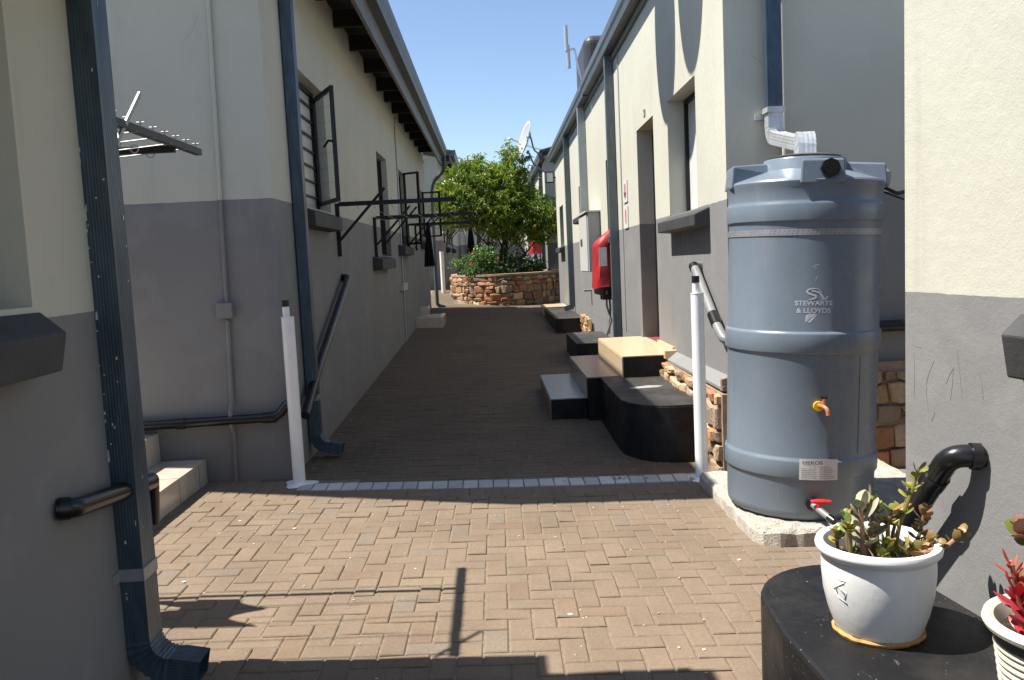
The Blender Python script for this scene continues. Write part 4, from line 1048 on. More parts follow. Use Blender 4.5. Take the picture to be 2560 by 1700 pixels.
# taps
m = MB(); radial_cyl(m, .005, .69, .027, 0, .014, 24); tp_ = m.build('tap_flange', 'yellow', TK, bevel=.003)
def rp(u, z, d, rad=.4385*RS): 
    a = R(-98)+u/rad; return Vector((TX+(rad+d)*math.cos(a), TY+(rad+d)*math.sin(a), z))
m = MB(); m.tube(fillet([rp(.006, .695, .01), rp(.016, .698, .06), rp(.028, .685, .085), rp(.03, .655, .09)], .02), .011, 12); m.build('tap_spout', 'copper', tp_, smooth='auto')
m = MB(); m.tube([rp(.02, .70, .05), rp(.02, .735, .05)], .011, 10); m.build('tap_stem', 'copper', tp_, smooth='auto')
m = MB(); m.tube([rp(.005, .743, .05), rp(.036, .741, .05)], .007, 8); m.build('tap_handle', 'pvc', tp_)
m = MB(); radial_cyl(m, -.015, .16, .036, 0, .016, 8, rad=.432*RS); vf = m.build('valve_flange', 'pvc', TK, bevel=.003)
m = MB(); m.tube([rp(-.012, .158, .01), rp(.02, .135, .09), rp(.035, .122, .12)], .017, 14); m.build('valve_body', 'pvcg', vf, smooth='auto')
m = MB(); m.tube([rp(.034, .123, .115), rp(.048, .11, .15)], .021, 14); m.build('valve_end', 'pvc', vf, smooth='auto')
hc = rp(.008, .178, .06); 
m = MB(); m.tube([rp(.006, .15, .055), rp(.006, .185, .055)], .013, 12); m.tube([rp(-.03, .186, .05), rp(.0, .19, .055), rp(.062, .186, .05)], .0115, 10, scales=[.8, 1.15, .8]); m.build('valve_handle', 'redplastic', vf, smooth='auto')
WARP = None
# downpipe into the tank
t_ = thing('downpipe', 'ribbed downpipe with shiny offset bend feeding the water tank', 'downpipe', (1.96, 5.8, 2.1))
m = MB(); m.sweep([(1.945, 5.86, 5.2), (1.955, 5.86, 2.42)], rect_prof(.075, .1), side=(0, 1, 0)); m.build('pipe', 'pipe', t_)
pth = fillet([(1.955, 5.86, 2.43), (1.957, 5.86, 2.27), (2.0, 5.45, 2.17), (1.84, 4.98, 2.15), (1.82, 4.93, 2.0)], .1, 9)
m = MB(); m.sweep(pth, rect_prof(.1, .08, 4, .001), side=(1, 0, 0), scales=[1.04 if (i % 2 and not 10 < i < 20) else 1.0 for i in range(len(pth))]); m.build('offset_bend', 'galv', t_)
m = MB(); m.box(1.893, 2.017, 5.80, 5.91, 2.43, 2.465); m.box(1.85, 2.03, 5.93, 5.948, 2.4, 2.44); m.build('clamp', 'galv', t_)
m = MB(); m.tube([(2.035, 5.925, 5.0), (2.045, 5.925, 2.0)], .014, 8); o = m.build('conduit', 'wall_r', smooth='auto'); tag(o, 'painted conduit beside the downpipe above the tank', 'conduit')
# fittings in the gap right of the tank
t_ = thing('lane_light', 'dark round fitting with cable just right of the water tank', 'light', (2.35, 5.5, 1.9))
m = MB(); m.lathe([(.001, 0), (.05, .01), (.06, .05), (.06, .1), (.03, .13), (.001, .135)], (2.42, 5.3, 1.86), 16); m.build('housing', 'pvcg', t_, smooth='auto')
m = MB(); m.tube([(2.42, 5.3, 1.88), (2.55, 5.35, 1.83), (2.8, 5.4, 1.88)], .012, 8); m.tube([(2.42, 5.3, 1.85), (2.6, 5.32, 1.78), (2.85, 5.4, 1.77)], .006, 6); m.build('cable', 'iron', t_, smooth=True)
m = MB(); m.tube([(2.1, 5.9, .95), (3.6, 5.9, .95)], .04, 12); o = m.build('waste_pipe', 'pvc', smooth='auto'); tag(o, 'dark horizontal pipe in the shaded gap right of the tank', 'waste pipe')

# ================================================================== BLACK BLOCK + POTS
pts = []
x0, x1, ya, yb = .835, 1.36, 1.2, 2.93
pts = [(1.50, ya), (NRX(2.62)+.03, 2.62), (NRX(2.8), 2.78)]
for i in range(13):
    a = R(80+i*8.4); pts.append((1.115+.30*math.cos(a), 2.60+.33*math.sin(a)))
pts += [(.80, 2.4), (.86, ya)]
m = MB(); m.prism(pts, -.1, .42); o = m.build('black_step_block', 'black', bevel=.014); tag(o, 'black painted block with rounded end carrying the flower pots', 'block')
def pot(name, label, cx, cy, z, prof, mat, soilz, seg=64, extra=None):
    t = thing(name, label, 'flower pot', (cx, cy, z))
    m = MB(); m.lathe(prof, (cx, cy, z), seg, cap=True); m.build('body', mat, t, smooth='auto')
    return t
PX, PY, PZ = 1.075, 2.385, .4205
prof = [(.04, 0), (.112, 0), (.121, .02), (.138, .07), (.150, .125), (.155, .18), (.155, .215), (.153, .232), (.162, .238), (.170, .247), (.172, .258), (.168, .268), (.158, .272), (.148, .266), (.143, .25), (.140, .22), (.135, .205), (.02, .205)]
pt = pot('flower_pot', 'round white glazed pot with green succulents on the black block', PX, PY, PZ, prof, 'pot', 0)
m = MB(); m.lathe([(.108, .001), (.124, .001), (.1265, .008), (.119, .014)], (PX, PY, PZ), 64, cap=False, fn=lambda a, z: 1+.012*math.sin(7*a)+.01*math.sin(17*a)); m.build('rusty_foot', 'rust', pt)
m = MB(); m.lathe([(.136, .208), (.10, .222), (.05, .226), (.001, .224)], (PX, PY, PZ), 32, fn=lambda a, z: 1+.03*math.sin(9*a)); m.build('soil', 'soil', pt)
# (see below)
# raised pattern on the side: crossed leaf strokes
m = MB()
def on_pot(u, z): a = R(-160)+u/.15; r_ = interp(z, [.07, .125, .18, .215], [.138, .150, .155, .155]); return Vector((PX+r_*math.cos(a), PY+r_*math.sin(a), PZ+z))
for seg_ in ([(-.02, .195), (.02, .185), (.035, .185)], [(-.02, .18), (.0, .17), (.03, .145)], [(.03, .18), (.01, .165), (-.01, .15)], [(-.015, .15), (.01, .13), (.035, .12)], [(.0, .19), (.002, .165), (.004, .14)], [(.02, .16), (.035, .15), (.03, .13)]):
    m.tube([on_pot(*p) for p in seg_], .0024, 6)
m.build('raised_pattern', 'pot', pt, smooth=True)
def rndc(c, v): k = 1+rng.uniform(-v, v); return tuple(max(0, x*k) for x in c)
def leafy(mb, p, d, up, L, W, th, col, n=7, cup=.15):
    """one fleshy oval leaf: closed lens shape"""
    d = d.normalized(); s_ = d.cross(up).normalized(); nn = s_.cross(d).normalized(); top = []; K = 10
    prof_ = [(0, .16), (.2, .62), (.45, .96), (.68, 1), (.86, .74), (1, .18)]
    vs = []
    for (t, w) in prof_:
        c = p+d*L*t+nn*(cup*L*(t*t))
        for (u, h) in ((-1, 0), (-.5, .8), (.5, .8), (1, 0), (.5, -.8), (-.5, -.8)): vs.append(c+s_*u*W*.5*w+nn*h*th*w*.5)
    fs = [(i*6+j, i*6+(j+1) % 6, (i+1)*6+(j+1) % 6, (i+1)*6+j) for i in range(5) for j in range(6)]+[tuple(range(6))[::-1], tuple(30+j for j in range(6))]
    mb.add(vs, fs, col)
GR = [(.20, .25, .035), (.27, .28, .045), (.34, .30, .06), (.36, .19, .06), (.15, .22, .05)]
def jade(parent, stems, leafsize, seed, cols, stemcol, stemr=.0065):
    r_ = random.Random(seed); sm = MB(); lf = MB()
    for st_ in stems:
        pts = fillet([Vector(p) for p in st_['p']], .03, 3); k = len(pts)
        sm.tube(pts, st_.get('r', stemr), 8, scales=[1-.35*i/k for i in range(k)], col=rndc(st_.get('sc', stemcol), .15))
        tip = pts[-1]; dr = (pts[-1]-pts[-2]).normalized(); c0 = st_.get('c', cols)
        n = st_.get('n', 9); ls = st_.get('s', leafsize)
        for i in range(n):
            a = i*2.4+r_.random()*.4; el = .15+.75*(i/n); back = (1-i/n)*ls*.9
            r0 = Vector((1, 0, 0)) if abs(dr.x) < .8 else Vector((0, 1, 0)); e1 = dr.cross(r0).normalized(); e2 = dr.cross(e1)
            o_ = (e1*math.cos(a)+e2*math.sin(a)); d = o_*(1-el*.7)+dr*(el+.1)
            leafy(lf, tip-dr*back+o_*.003, d, dr, ls*r_.uniform(.45, 1.15), ls*st_.get('w', .62)*r_.uniform(.8, 1.1), ls*.11, rndc(c0[r_.randrange(len(c0))], .25))
        for j in range(st_.get('side', 0)):
            b = pts[r_.randrange(k//3, k)]; a = r_.random()*6.28; d = Vector((math.cos(a), math.sin(a), .5))
            for q_ in range(2): leafy(lf, b, Vector((d.x*(1 if q_ else -1), d.y*(1 if q_ else -1), .5)), Vector((0, 0, 1)), ls*.8, ls*.5, ls*.14, rndc(c0[r_.randrange(len(c0))], .25))
    sm.build('stems', 'succ', parent, colors=True, smooth='auto'); lf.build('leaves', 'succ', parent, colors=True, smooth='auto')
def PP(dx, dy, dz): return Vector((PX+dx, PY+dy, PZ+.215+dz))
STC = (.22, .17, .06); PINK = (.42, .22, .15)
stems = [
 dict(p=[PP(-.085, -.03, 0), PP(-.087, -.03, .07), PP(-.095, -.035, .10)], n=8, s=.03, side=2),
 dict(p=[PP(-.10, .03, 0), PP(-.10, .03, .06)], n=7, s=.028, side=1),
 dict(p=[PP(-.05, -.03, 0), PP(-.052, -.03, .05), PP(-.06, -.035, .135)], n=5, s=.062, w=.34, c=[(.34, .36, .2), (.40, .36, .24)], sc=PINK, r=.009),
 dict(p=[PP(-.03, .0, 0), PP(-.015, .0, .06), PP(.0, -.0, .09)], n=5, s=.055, w=.36, c=[(.34, .36, .2), (.36, .30, .18)], sc=PINK),
 dict(p=[PP(.0, .02, 0), PP(-.01, .02, .1), PP(-.02, .02, .135)], n=8, s=.042, side=1, c=[(.2, .24, .03), (.26, .26, .05), (.34, .2, .1)]),
 dict(p=[PP(.02, -.02, 0), PP(.02, -.02, .09), PP(.035, -.02, .12)], n=6, s=.036, side=2),
 dict(p=[PP(.045, .0, 0), PP(.06, .0, .08), PP(.10, .0, .17), PP(.115, 0, .215)], n=5, s=.035, side=1, c=[(.22, .22, .04)], sc=(.24, .2, .06)),
 dict(p=[PP(.05, .03, 0), PP(.055, .03, .06), PP(.085, .02, .12), PP(.1, .02, .165)], n=6, s=.03, side=2, r=.0055),
 dict(p=[PP(.04, -.05, 0), PP(.05, -.06, .03), PP(.07, -.07, .045)], n=8, s=.036, c=[(.34, .26, .07), (.26, .22, .06), (.4, .2, .1)]),
 dict(p=[PP(.07, -.04, 0), PP(.11, -.06, .03), PP(.16, -.06, .035), PP(.205, -.05, .065)], n=7, s=.034, side=1, sc=PINK, r=.009, c=[(.3, .2, .07), (.2, .2, .05)]),
 dict(p=[PP(.09, .0, 0), PP(.11, -.01, .05), PP(.125, -.01, .11)], n=9, s=.032, side=2, c=[(.22, .15, .05), (.3, .16, .08), (.18, .18, .05)]),
 dict(p=[PP(.10, -.03, .02), PP(.125, -.035, .05)], n=7, s=.036, c=[(.28, .24, .05), (.3, .18, .08)]),
 dict(p=[PP(-.02, -.07, 0), PP(-.02, -.08, .03)], n=6, s=.026), dict(p=[PP(.0, -.05, 0), PP(.0, -.06, .05)], n=6, s=.03, side=1),
 dict(p=[PP(-.06, .05, 0), PP(-.06, .06, .09)], n=8, s=.032, side=1), dict(p=[PP(.03, .07, 0), PP(.03, .08, .11)], n=8, s=.034, side=1),
]
for st_ in stems: st_['p'] = [Vector((p.x+(p.x-PX)*.06, p.y, PZ+.215+(p.z-PZ-.215)*1.22)) for p in st_['p']]; st_['s'] = st_.get('s', .034)*1.28; st_['n'] = st_.get('n', 9); st_['side'] = st_.get('side', 0)+2
jade(pt, stems, .034, 5, GR, STC)
m = MB()
for i in range(70):   # grassy blades and dry litter
    a = rng.random()*6.28; r_ = rng.uniform(.01, .12); b = Vector((PX+r_*math.cos(a), PY+r_*math.sin(a), PZ+.222)); h = rng.uniform(.02, .09); d = Vector((rng.uniform(-.5, .5), rng.uniform(-.5, .5), 1)); d.normalize()
    s_ = Vector((rng.uniform(-1, 1), rng.uniform(-1, 1), 0)).normalized()*.0025
    p1 = b+d*h*.6; p2 = b+d*h+Vector((d.x, d.y, -.3))*h*.4
    m.add([b-s_, b+s_, p1+s_, p1-s_, p2], [(0, 1, 2, 3), (3, 2, 4)], rndc((.13, .2, .06) if i % 3 else (.38, .28, .16), .3))
for i in range(70):
    a = rng.random()*6.28; r_ = rng.uniform(.0, .13); b = Vector((PX+r_*math.cos(a), PY+r_*math.sin(a), PZ+.224)); s_ = rng.uniform(.004, .011)
    v = [b+Vector((rng.uniform(-s_, s_), rng.uniform(-s_, s_), rng.uniform(0, s_))) for _ in range(3)]; m.add(v, [(0, 1, 2)], rndc((.36, .24, .13), .4))
m.build('grass_and_litter', 'succ', pt, colors=True)
# second pot
QX, QY, QZ = 1.282, 1.875, .4205
prof = [(.04, 0), (.115, 0), (.12, .01)]
for i in range(9):
    z = .02+i*.018; r_ = .125+.0022*i; prof += [(r_, z), (r_+.005, z+.006), (r_+.004, z+.013), (r_-.001, z+.016)]
prof += [(.144, .186), (.144, .20), (.150, .206), (.168, .216), (.172, .226), (.168, .238), (.158, .241), (.146, .234), (.14, .22), (.13, .19), (.02, .19)]
pt2 = pot('flower_pot', 'cream ribbed pot with red succulent at the right edge of the picture', QX, QY, QZ, prof, 'pot2', 0)
m = MB(); m.lathe([(.1445, .181), (.1465, .186), (.1465, .202), (.146, .204)], (QX, QY, QZ), 64, cap=False); m.build('dark_band', 'potdark', pt2, smooth=True)
m = MB(); m.lathe([(.132, .20), (.08, .208), (.001, .21)], (QX, QY, QZ), 32); m.build('soil', 'soil', pt2)
REDS = [(.50, .04, .05), (.42, .05, .06), (.55, .10, .06), (.36, .03, .05)]
def QP(dx, dy, dz): return Vector((QX+dx, QY+dy, QZ+.2+dz))
stems = [dict(p=[QP(-.075, -.01, 0), QP(-.09, -.01, .06)], n=13, s=.075, w=.45, c=REDS, sc=(.3, .1, .08)),
 dict(p=[QP(-.08, .03, 0), QP(-.095, .03, .10)], n=12, s=.055, w=.42, c=REDS),
 dict(p=[QP(-.085, .04, .06), QP(-.10, .045, .16)], n=9, s=.042, w=.3, c=[(.55, .08, .05), (.6, .16, .07)]),
 dict(p=[QP(.0, -.02, 0), QP(-.01, -.03, .05)], n=12, s=.06, w=.45, c=REDS), dict(p=[QP(.02, .04, 0), QP(.01, .05, .08)], n=12, s=.055, w=.42, c=REDS),
 dict(p=[QP(-.05, -.06, 0), QP(-.055, -.07, .03)], n=9, s=.045, w=.5, c=REDS),
 dict(p=[QP(.05, .02, 0), QP(.03, .02, .1), QP(-.03, .02, .19), QP(-.085, .02, .25)], n=11, s=.052, w=.8, c=[(.34, .16, .1), (.22, .24, .06), (.42, .2, .14)], sc=(.3, .15, .1), side=1),
 dict(p=[QP(.06, -.02, 0), QP(.05, -.02, .1)], n=9, s=.04, c=GR)]
jade(pt2, stems, .04, 8, REDS, (.25, .1, .07))

# ================================================================== PLANTER + TREE
PLX, PLY, PRX, PRY = .42, 24.1, 1.50, 2.6
PT = 1.14
pn = thing('stone_planter', 'rounded fieldstone planter holding the tree at the end of the lane', 'planter', (PLX, PLY, .3))
m = MB(); n = 64; vs = []
for (k_, z) in ((1.0, -.1), (1.0, PT-.06), (1.02, PT-.05), (1.02, PT), (.84, PT), (.84, PT-.12)):
    for i in range(n): a = 2*math.pi*i/n; vs.append((PLX+PRX*k_*math.cos(a), PLY+PRY*k_*math.sin(a), z))
m.add(vs, [(l*n+i, l*n+(i+1) % n, (l+1)*n+(i+1) % n, (l+1)*n+i) for l in range(5) for i in range(n)]); m.build('ring_wall', 'mortar', pn)
def pmap(s_, z, d):
    a = s_; r_ = 1+.03*0
    return Vector((PLX+(PRX+d)*math.cos(a), PLY+(PRY+d)*math.sin(a), z))
m = MB()
class _S: pass
arcL = 2.05
masonry(m, lambda s_, z, d: pmap(R(-185)+s_/arcL, z, d), 0, R(190)*arcL, .02, PT-.075, 3, SC, (.10, .24), (.14, .42), .06); m.build('stone_facing', 'stone', pn, colors=True)
m = MB(); m.lathe([(.86, 0), (.001, .05)], (0, 0, 0), 40); m.v = [Vector((PLX+v.x*PRX, PLY+v.y*PRY, PT-.09+v.z)) for v in m.v]; m.build('soil', 'soil', pn)
# tree
TRX, TRY = .22, 23.6
tr = thing('tree', 'bushy green tree growing out of the stone planter', 'tree', (TRX, TRY, PT-.05))
rt = random.Random(21); trunk = MB(); brs = []
def limb(p, d, L, r, depth):
    k = 6; pts = [p]; q = p; dd = d.copy()
    for i in range(k):
        dd = (dd+Vector((rt.uniform(-.22, .22), rt.uniform(-.22, .22), rt.uniform(-.05, .16)))).normalized(); q = q+dd*L/k; pts.append(q)
    trunk.tube(pts, r, 8, scales=[1-.55*i/k for i in range(k+1)])
    brs.append((pts, depth))
    if depth < 3:
        for j in range(3 if depth else 4):
            b = pts[rt.randrange(2, k+1)]; a = rt.random()*6.28; e = Vector((math.cos(a), math.sin(a), rt.uniform(.1, .9))).normalized()
            limb(b, (dd*.5+e).normalized(), L*rt.uniform(.55, .8), r*.5, depth+1)
base = Vector((TRX, TRY, PT-.1))
for (dx, dz, L) in ((-.35, 1, 1.0), (.35, 1, 1.1), (.05, 1, 1.25), (.7, .8, .9), (-.6, .8, .8)):
    limb(base+Vector((dx*.12, rt.uniform(-.1, .1), 0)), Vector((dx, rt.uniform(-.3, .3), dz)).normalized(), L, .065, 1)
trunk.build('trunk', 'bark', tr, smooth='auto')
lobes = [  # centre (x, y, z), radii
 ((-.75, 23.4, 3.35), (.55, .6, .5)), ((-.15, 23.5, 3.55), (.6, .7, .55)), ((.55, 23.5, 3.45), (.6, .7, .6)), ((.75, 23.5, 3.95), (.3, .45, .45)),
 ((-.25, 23.3, 3.0), (.75, .7, .5)), ((.5, 23.3, 2.85), (.7, .7, .55)), ((1.15, 23.3, 2.75), (.6, .6, .5)), ((1.55, 23.1, 2.45), (.35, .5, .5)), ((-1.0, 23.2, 2.95), (.35, .4, .25)),
 ((-.85, 23.2, 2.6), (.4, .4, .18)), ((.25, 23.3, 2.42), (.5, .6, .34)), ((.95, 23.2, 2.3), (.45, .5, .4)), ((-.35, 23.4, 3.95), (.28, .3, .2)), ((-.6, 23.5, 3.75), (.35, .4, .25)), ((1.35, 23.1, 2.2), (.25, .3, .35)), ((-1.1, 23.3, 3.2), (.25, .3, .35)), ((-.1, 23.5, 4.1), (.12, .2, .22)), ((-.55, 23.4, 4.1), (.14, .2, .14)), ((.62, 23.4, 4.3), (.14, .2, .25)), ((-1.25, 23.2, 2.9), (.16, .2, .12))]
def tree_leaves(lobes, ntwig, nleaf, ll, lw, seed, palette, shade=None):
    r = np.random.default_rng(seed); V = []; Fc = []; Cc = []
    vol = np.array([a[1][0]*a[1][1]*a[1][2] for a in lobes]); vol = vol**.8; vol /= vol.sum()
    pal = np.array(palette); base = 0
    for li, ((c, rad)) in enumerate(lobes):
        nt_ = int(ntwig*vol[li])
        for _ in range(nt_):
            d = r.normal(size=3); d /= np.linalg.norm(d); rr = (.45+.6*r.random()**.7)
            if r.random() < .06: rr *= 1.18
            p = np.array(c)+d*rr*np.array(rad)
            tw = d*.5+r.normal(size=3)*.5; tw[2] += .25; tw /= np.linalg.norm(tw)
            clump = pal[r.integers(len(pal))]*(1+.25*(r.random()-.5))
            n = nleaf+r.integers(-2, 3); tl = .16+.1*r.random()
            for k in range(n):
                q = p+tw*tl*k/n+r.normal(size=3)*.010
                ld = tw*.4+r.normal(size=3)*.7; ld[2] -= .45; ld /= np.linalg.norm(ld)
                s = np.cross(ld, r.normal(size=3)); s /= np.linalg.norm(s)+1e-6
                nn = np.cross(s, ld); L = ll*(.7+.6*r.random()); W = lw*(.8+.5*r.random())
                V += [q, q+ld*L*.45+s*W*.5+nn*W*.12, q+ld*L*.5-nn*W*.15, q+ld*L*.45-s*W*.5+nn*W*.12, q+ld*L+np.array([0, 0, -L*.12])]
                Fc += [(base, base+1, base+2), (base+1, base+4, base+2), (base, base+2, base+3), (base+2, base+4, base+3)]
                col = clump*(1+.35*(r.random()-.5)); Cc += [tuple(np.clip(col, 0, 1))]*4; base += 5
    mb = MB(); mb.v = [Vector(v) for v in V]; mb.f = Fc; mb.c = Cc; mb.mi = [0]*len(Fc)
    return mb
PAL = [(.15, .24, .022), (.21, .31, .025), (.26, .34, .03), (.09, .16, .02), (.32, .35, .03), (.16, .27, .035), (.20, .28, .05)]
tree_leaves(lobes, 3100, 9, .13, .036, 3, PAL).build('crown', 'leaf', tr, colors=True)
# flowering plants and pots in the planter
fl = thing('flower_bush', 'leafy bush with orange red blooms at the left of the planter', 'plant', (-.35, 22.3, PT-.05))
tree_leaves([((-.30, 22.2, 1.45), (.28, .3, .22)), ((-.12, 22.2, 1.6), (.22, .25, .2)), ((-.45, 22.1, 1.25), (.25, .2, .12)), ((-.05, 22.2, 1.3), (.25, .25, .2))], 330, 7, .075, .05, 11, [(.12, .22, .06), (.16, .28, .08), (.09, .17, .05)]).build('foliage', 'leaf', fl, colors=True)
m = MB()
for (px_, pz) in ((-.50, 1.70), (-.26, 1.52), (-.44, 1.47), (-.58, 1.40), (-.22, 1.60), (.08, 1.55), (-.42, 1.22), (-.33, 1.56)):
    for k in range(14):
        c = Vector((px_+.1+rng.uniform(-.035, .035), 21.98+rng.uniform(-.03, .03), pz+rng.uniform(-.03, .03)))
        d1 = Vector((rng.uniform(-1, 1), rng.uniform(-1, 1), rng.uniform(-1, 1))).normalized()*.022; d2 = Vector((rng.uniform(-1, 1), -.4, rng.uniform(-1, 1))).normalized()*.022
        m.add([c-d1-d2*.3, c+d2, c+d1-d2*.3, c-d2], [(0, 1, 2, 3)], rndc((.75, .10, .02), .3))
m.build('blooms', 'leaf', fl, colors=True)
bs = thing('shrub', 'dark low shrub at the right of the planter under the tree', 'plant', (.8, 23, PT-.05))
tree_leaves([((.75, 22.9, 1.28), (.45, .5, .2)), ((1.1, 23.0, 1.25), (.35, .5, .18)), ((.60, 22.7, 1.62), (.16, .2, .2))], 260, 7, .08, .04, 13, [(.05, .09, .02), (.07, .12, .03)]).build('foliage', 'leaf', bs, colors=True)
t_ = thing('plant_tub', 'small black tub with red flower standing on the planter rim', 'flower pot', (-.85, 22.6, PT))
m = MB(); m.lathe([(.11, 0), (.14, .12), (.15, .12), (.15, .135), (.13, .135), (.12, .1), (.001, .1)], (-.78, 22.9, PT), 20); m.build('tub', 'pvc', t_, smooth='auto')
tree_leaves([((-.78, 22.9, 1.40), (.16, .12, .1))], 60, 6, .06, .035, 14, [(.16, .26, .06)]).build('foliage', 'leaf', t_, colors=True)
t_ = thing('potted_plants', 'dark pot tucked behind the shrub at the right end of the planter', 'flower pot', (1.2, 23.2, PT))
m = MB(); m.lathe([(.12, 0), (.17, .22), (.18, .22), (.18, .25), (.15, .25), (.14, .2), (.001, .2)], (1.25, 23.0, PT-.05), 20); m.build('tub', 'pvc', t_, smooth='auto')

# ================================================================== FAR HOUSES
FL = thing('far_house', 'farther cream and grey house beyond the planter on the left', 'house', (-4, 32, .8))
X2 = -1.42
m = MB(); fo = [(28.5, 29.4, 2.0, 3.3), (33, 34, 2.0, 3.3)]
facade(m, X2, 26.0, 40, .2, 4.6, fo, .2, -1)
m.add([(X2, 26, .2), (-8, 26, .2), (-8, 26, 6), (X2, 26, 4.6)], [(0, 3, 2, 1)]); m.build('wall', 'wall_fl', FL)
m = MB(); roof_sheet(m, -.95, 4.72, -8, 6.3, 25.6, 40); m.build('roof', 'roof', FL)
gutter('gutter', -1.0, 4.55, 25.6, 40, 1, FL, .13, .2)
m = MB(); m.box(-1.05, -1.003, 25.6, 40, 4.45, 4.7); m.build('fascia', 'fascia', FL)
for i in range(6):
    m = MB(); m.box(-1.9, -1.05, 26.2+i*2.2, 26.27+i*2.2, 4.5, 4.66); m.build('rafter', 'wood', FL)
for w in fo: window(FL, X2, *w, -1, .1, 0, 1); sill(FL, X2, w[0]-.2, w[1]+.1, w[2]-.2, w[2]-.06, 1, .14)
rk = None
for i, y in enumerate((27.2, 29.5, 30.6, 32.0)):
    lab = ['first rack on the far left house, just past the white post', 'second rack on the far left house', 'third rack on the far left house', 'last rack on the far left house near the end wall'][i]
    t_ = thing('drying_rack', lab, 'drying rack', (X2, y, 2.4), 'drying racks on the far left house')
    m = MB(); m.box(X2, X2+.04, y-.02, y+.02, 2.1, 2.75); m.build('post', 'iron', t_)
    m = MB(); m.box(X2+.04, -.35, y-.02, y+.02, 2.71, 2.75); m.build('arm', 'iron', t_)
    m = MB(); m.sweep([(X2+.03, y-.03, 2.3), (X2+.5, y-.03, 2.86)], [(-.005, -.015), (.005, -.015), (.005, .015), (-.005, .015)], side=(0, 1, 0)); m.build('brace', 'iron', t_)
hung_cloth('towel', 'dark cloth hanging left of the tree in front of the end wall', -.62, 29.5, 1.75, 2.72, .1, .3, 'cloth')
hung_cloth('towel', 'thin tan cloth hanging between the dark cloth and the tree', -.36, 30.6, 1.95, 2.72, .06, .16, 'tancloth')
t_ = thing('white_post', 'thin white post near the far end of the long left house', 'post', (-1.3, 24.8, .6))
m = MB(); m.lathe([(.06, .0), (.06, 1.35), (.001, 1.35)], (-1.38, 24.8, .45), 14); m.build('pole', 'white', t_, smooth='auto')
m = MB(); m.box(-1.46, -1.3, 24.72, 24.88, .42, .47); m.build('foot', 'white', t_)
FR = thing('far_house', 'farther cream and grey house behind the tree on the right', 'house', (4, 32, .8))
m = MB(); fo = [(25.7, 26.5, 1.9, 3.0), (27.4, 28.2, .7, 3.0), (31, 32, 1.9, 3.0)]
facade(m, 1.63, 24.3, 40, .2, 4.3, fo, .2, 1)
m.add([(1.63, 24.3, .2), (8, 24.3, .2), (8, 24.3, 5.9), (1.63, 24.3, 4.3)], [(0, 1, 2, 3)]); m.build('wall', 'wall_fr', FR)
m = MB(); roof_sheet(m, 1.5, 4.42, 8, 6.0, 24.0, 40); m.build('roof', 'roof', FR)
gutter('gutter', 1.6, 4.16, 24.0, 40, -1, FR, .14, .22)
for w in (fo[0], fo[2]): window(FR, 1.63, *w, 1, .12, 0, 1)
m = MB(); m.box(1.84, 1.88, 27.4, 28.2, .7, 3.0); m.build('door', 'door', FR)
for (y, lab, mt) in ((25.2, 'first downpipe on the far right house', 'pipe'), (29.6, 'second downpipe on the far right house', 'pipe'), (34, 'third downpipe on the far right house', 'pipe_light')):
    m = MB(); m.sweep([(1.57, y, 4.2), (1.57, y, .8)], rect_prof(.1, .1), side=(0, 1, 0)); o = m.build('downpipe', mt); tag(o, lab, 'downpipe', 'downpipes on the far right house')
t_ = thing('hose_reel', 'red covered hose reel on the far right house behind the tree', 'hose reel', (1.4, 26.4, 1.6))
m = MB(); cover(m, 1.22, 1.6, 25.9, 26.6, 1.62, 2.42); co = m.build('cover', 'red', t_, smooth='auto')
m = MB(); m.box(1.20, 1.222, 26.1, 26.4, 1.95, 2.15); m.build('white_patch', 'label', co)
t_ = thing('satellite_dish', 'large pale satellite dish on curved arms above the tree', 'satellite dish', (1.2, 23.3, 4.2))
c = Vector((1.03, 23.2, 4.62)); nrm = Vector((-.90, -.22, .30)).normalized(); e1 = nrm.cross(Vector((0, 0, 1))).normalized(); e2 = e1.cross(nrm).normalized(); vs = []; K = 40
for (rr, dp) in ((0, -.11), (.3, -.10), (.6, -.07), (.85, -.03), (1, 0)):
    for i in range(K): a = 2*math.pi*i/K; vs.append(c+(e1*math.cos(a)*.44+e2*math.sin(a)*.52)*rr+nrm*dp)
m = MB(); m.add(vs, [(l*K+i, l*K+(i+1) % K, (l+1)*K+(i+1) % K, (l+1)*K+i) for l in range(4) for i in range(K)]); o = m.build('dish', 'dish', t_, smooth=True)
s_ = o.modifiers.new('t', 'SOLIDIFY'); s_.thickness = .012
m = MB(); m.tube(fillet([c-nrm*.1+Vector((0, 0, .1)), c+Vector((.2, 0, .1)), c+Vector((.28, .1, -.25)), (1.66, 24.29, 4.2)], .12), .022, 8); m.tube(fillet([c-nrm*.08-Vector((0, 0, .3)), c+Vector((.15, 0, -.35)), c+Vector((.25, .1, -.62)), (1.66, 24.29, 3.85)], .12), .022, 8); m.build('arm', 'pvcg', t_, smooth=True)
m = MB(); m.box(1.18, 1.24, 23.15, 23.25, 4.66, 4.8); m.box(1.12, 1.18, 23.15, 23.25, 4.25, 4.34); m.build('bracket', 'pvcg', t_)
EW = thing('end_wall', 'pale corrugated wall with grey foot closing the end of the lane', 'wall', (0, 40, .9))
m = MB(); n = 160; vs = []
for i in range(n+1):
    x = -6+12*i/n; o_ = .03*math.sin(i*math.pi/2+.8); zt = 2.92+(.06 if i % 4 < 2 else 0); vs += [(x, 40+o_, .6), (x, 40+o_, zt), (x, 40.1+o_, .6), (x, 40.1+o_, zt)]
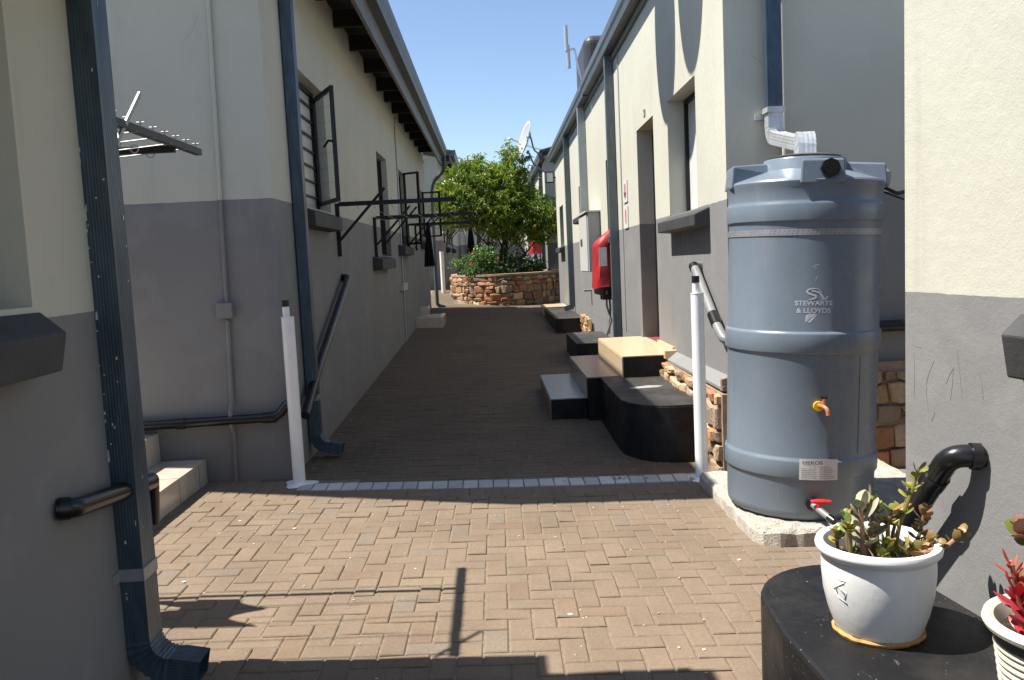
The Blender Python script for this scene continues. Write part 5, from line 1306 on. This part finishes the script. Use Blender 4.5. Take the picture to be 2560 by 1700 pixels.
m.add(vs, [f_ for i in range(n) for f_ in ((4*i, 4*i+4, 4*i+5, 4*i+1), (4*i+1, 4*i+5, 4*i+7, 4*i+3), (4*i+3, 4*i+7, 4*i+6, 4*i+2))]); m.build('panel', 'wall_end', EW)
OB = thing('far_building', 'orange brick building glimpsed over the end wall', 'building', (0, 48, 0))
m = MB(); m.box(-7, 7, 48, 54, .5, 3.55); m.build('wall', 'orange', OB)
m = MB(); m.add([(-7.3, 47.6, 3.5), (7.3, 47.6, 3.5), (7.3, 51, 4.4), (-7.3, 51, 4.4)], [(0, 1, 2, 3)]); m.build('roof', 'roof', OB)
for (x, z, y, lab) in ((-.42, 4.75, 33, 'left street lamp head above the tree'), (.95, 6.1, 34, 'right street lamp head beside the satellite dish')):
    t_ = thing('street_lamp', lab, 'street lamp', (x, y, z))
    m = MB(); m.tube([(x-.05, y, z+.0), (x+.05, y, z+.02), (x+.15, y, z)], .07, 8, scales=[.5, 1, .6]); m.build('lamp_head', 'galv', t_, smooth=True)
    m = MB(); m.tube([(x+.1, y, z), (x+1.0, y+.3, z-.35), (x+2.2, y+.8, z-.5), (x+2.3, y+.8, .5)], .035, 6); m.build('pole', 'galv', t_)
t_ = thing('overhead_wire', 'thin overhead wire crossing behind the top of the tree', 'wire', (0, 36, 4.5))
m = MB(); m.tube([(-3, 36, 4.75), (0, 36, 4.5), (4, 36, 4.35)], .012, 5); m.build('wire', 'iron', t_)
# leaf litter by the joints: small weeds on the white line
m = MB()
for i in range(26):
    x = rng.choice([.78, .83, .45, 1.0])+rng.uniform(-.03, .03); y = KY(x)+rng.uniform(-.03, .03); z = G(x, y)+.006; a = rng.random()*6.28; L = .018
    m.add([(x, y, z), (x+L*math.cos(a)+.004, y+L*math.sin(a), z+.004), (x+L*1.4*math.cos(a), y+L*1.4*math.sin(a), z+.002), (x+L*math.cos(a)-.004, y+L*math.sin(a)+.006, z+.003)], [(0, 1, 2, 3)], rndc((.05, .1, .02), .3))
o = m.build('weeds', 'leaf', colors=True); o['kind'] = 'stuff'; o['label'] = 'tiny green weeds in the joints of the white line'; o['category'] = 'weeds'
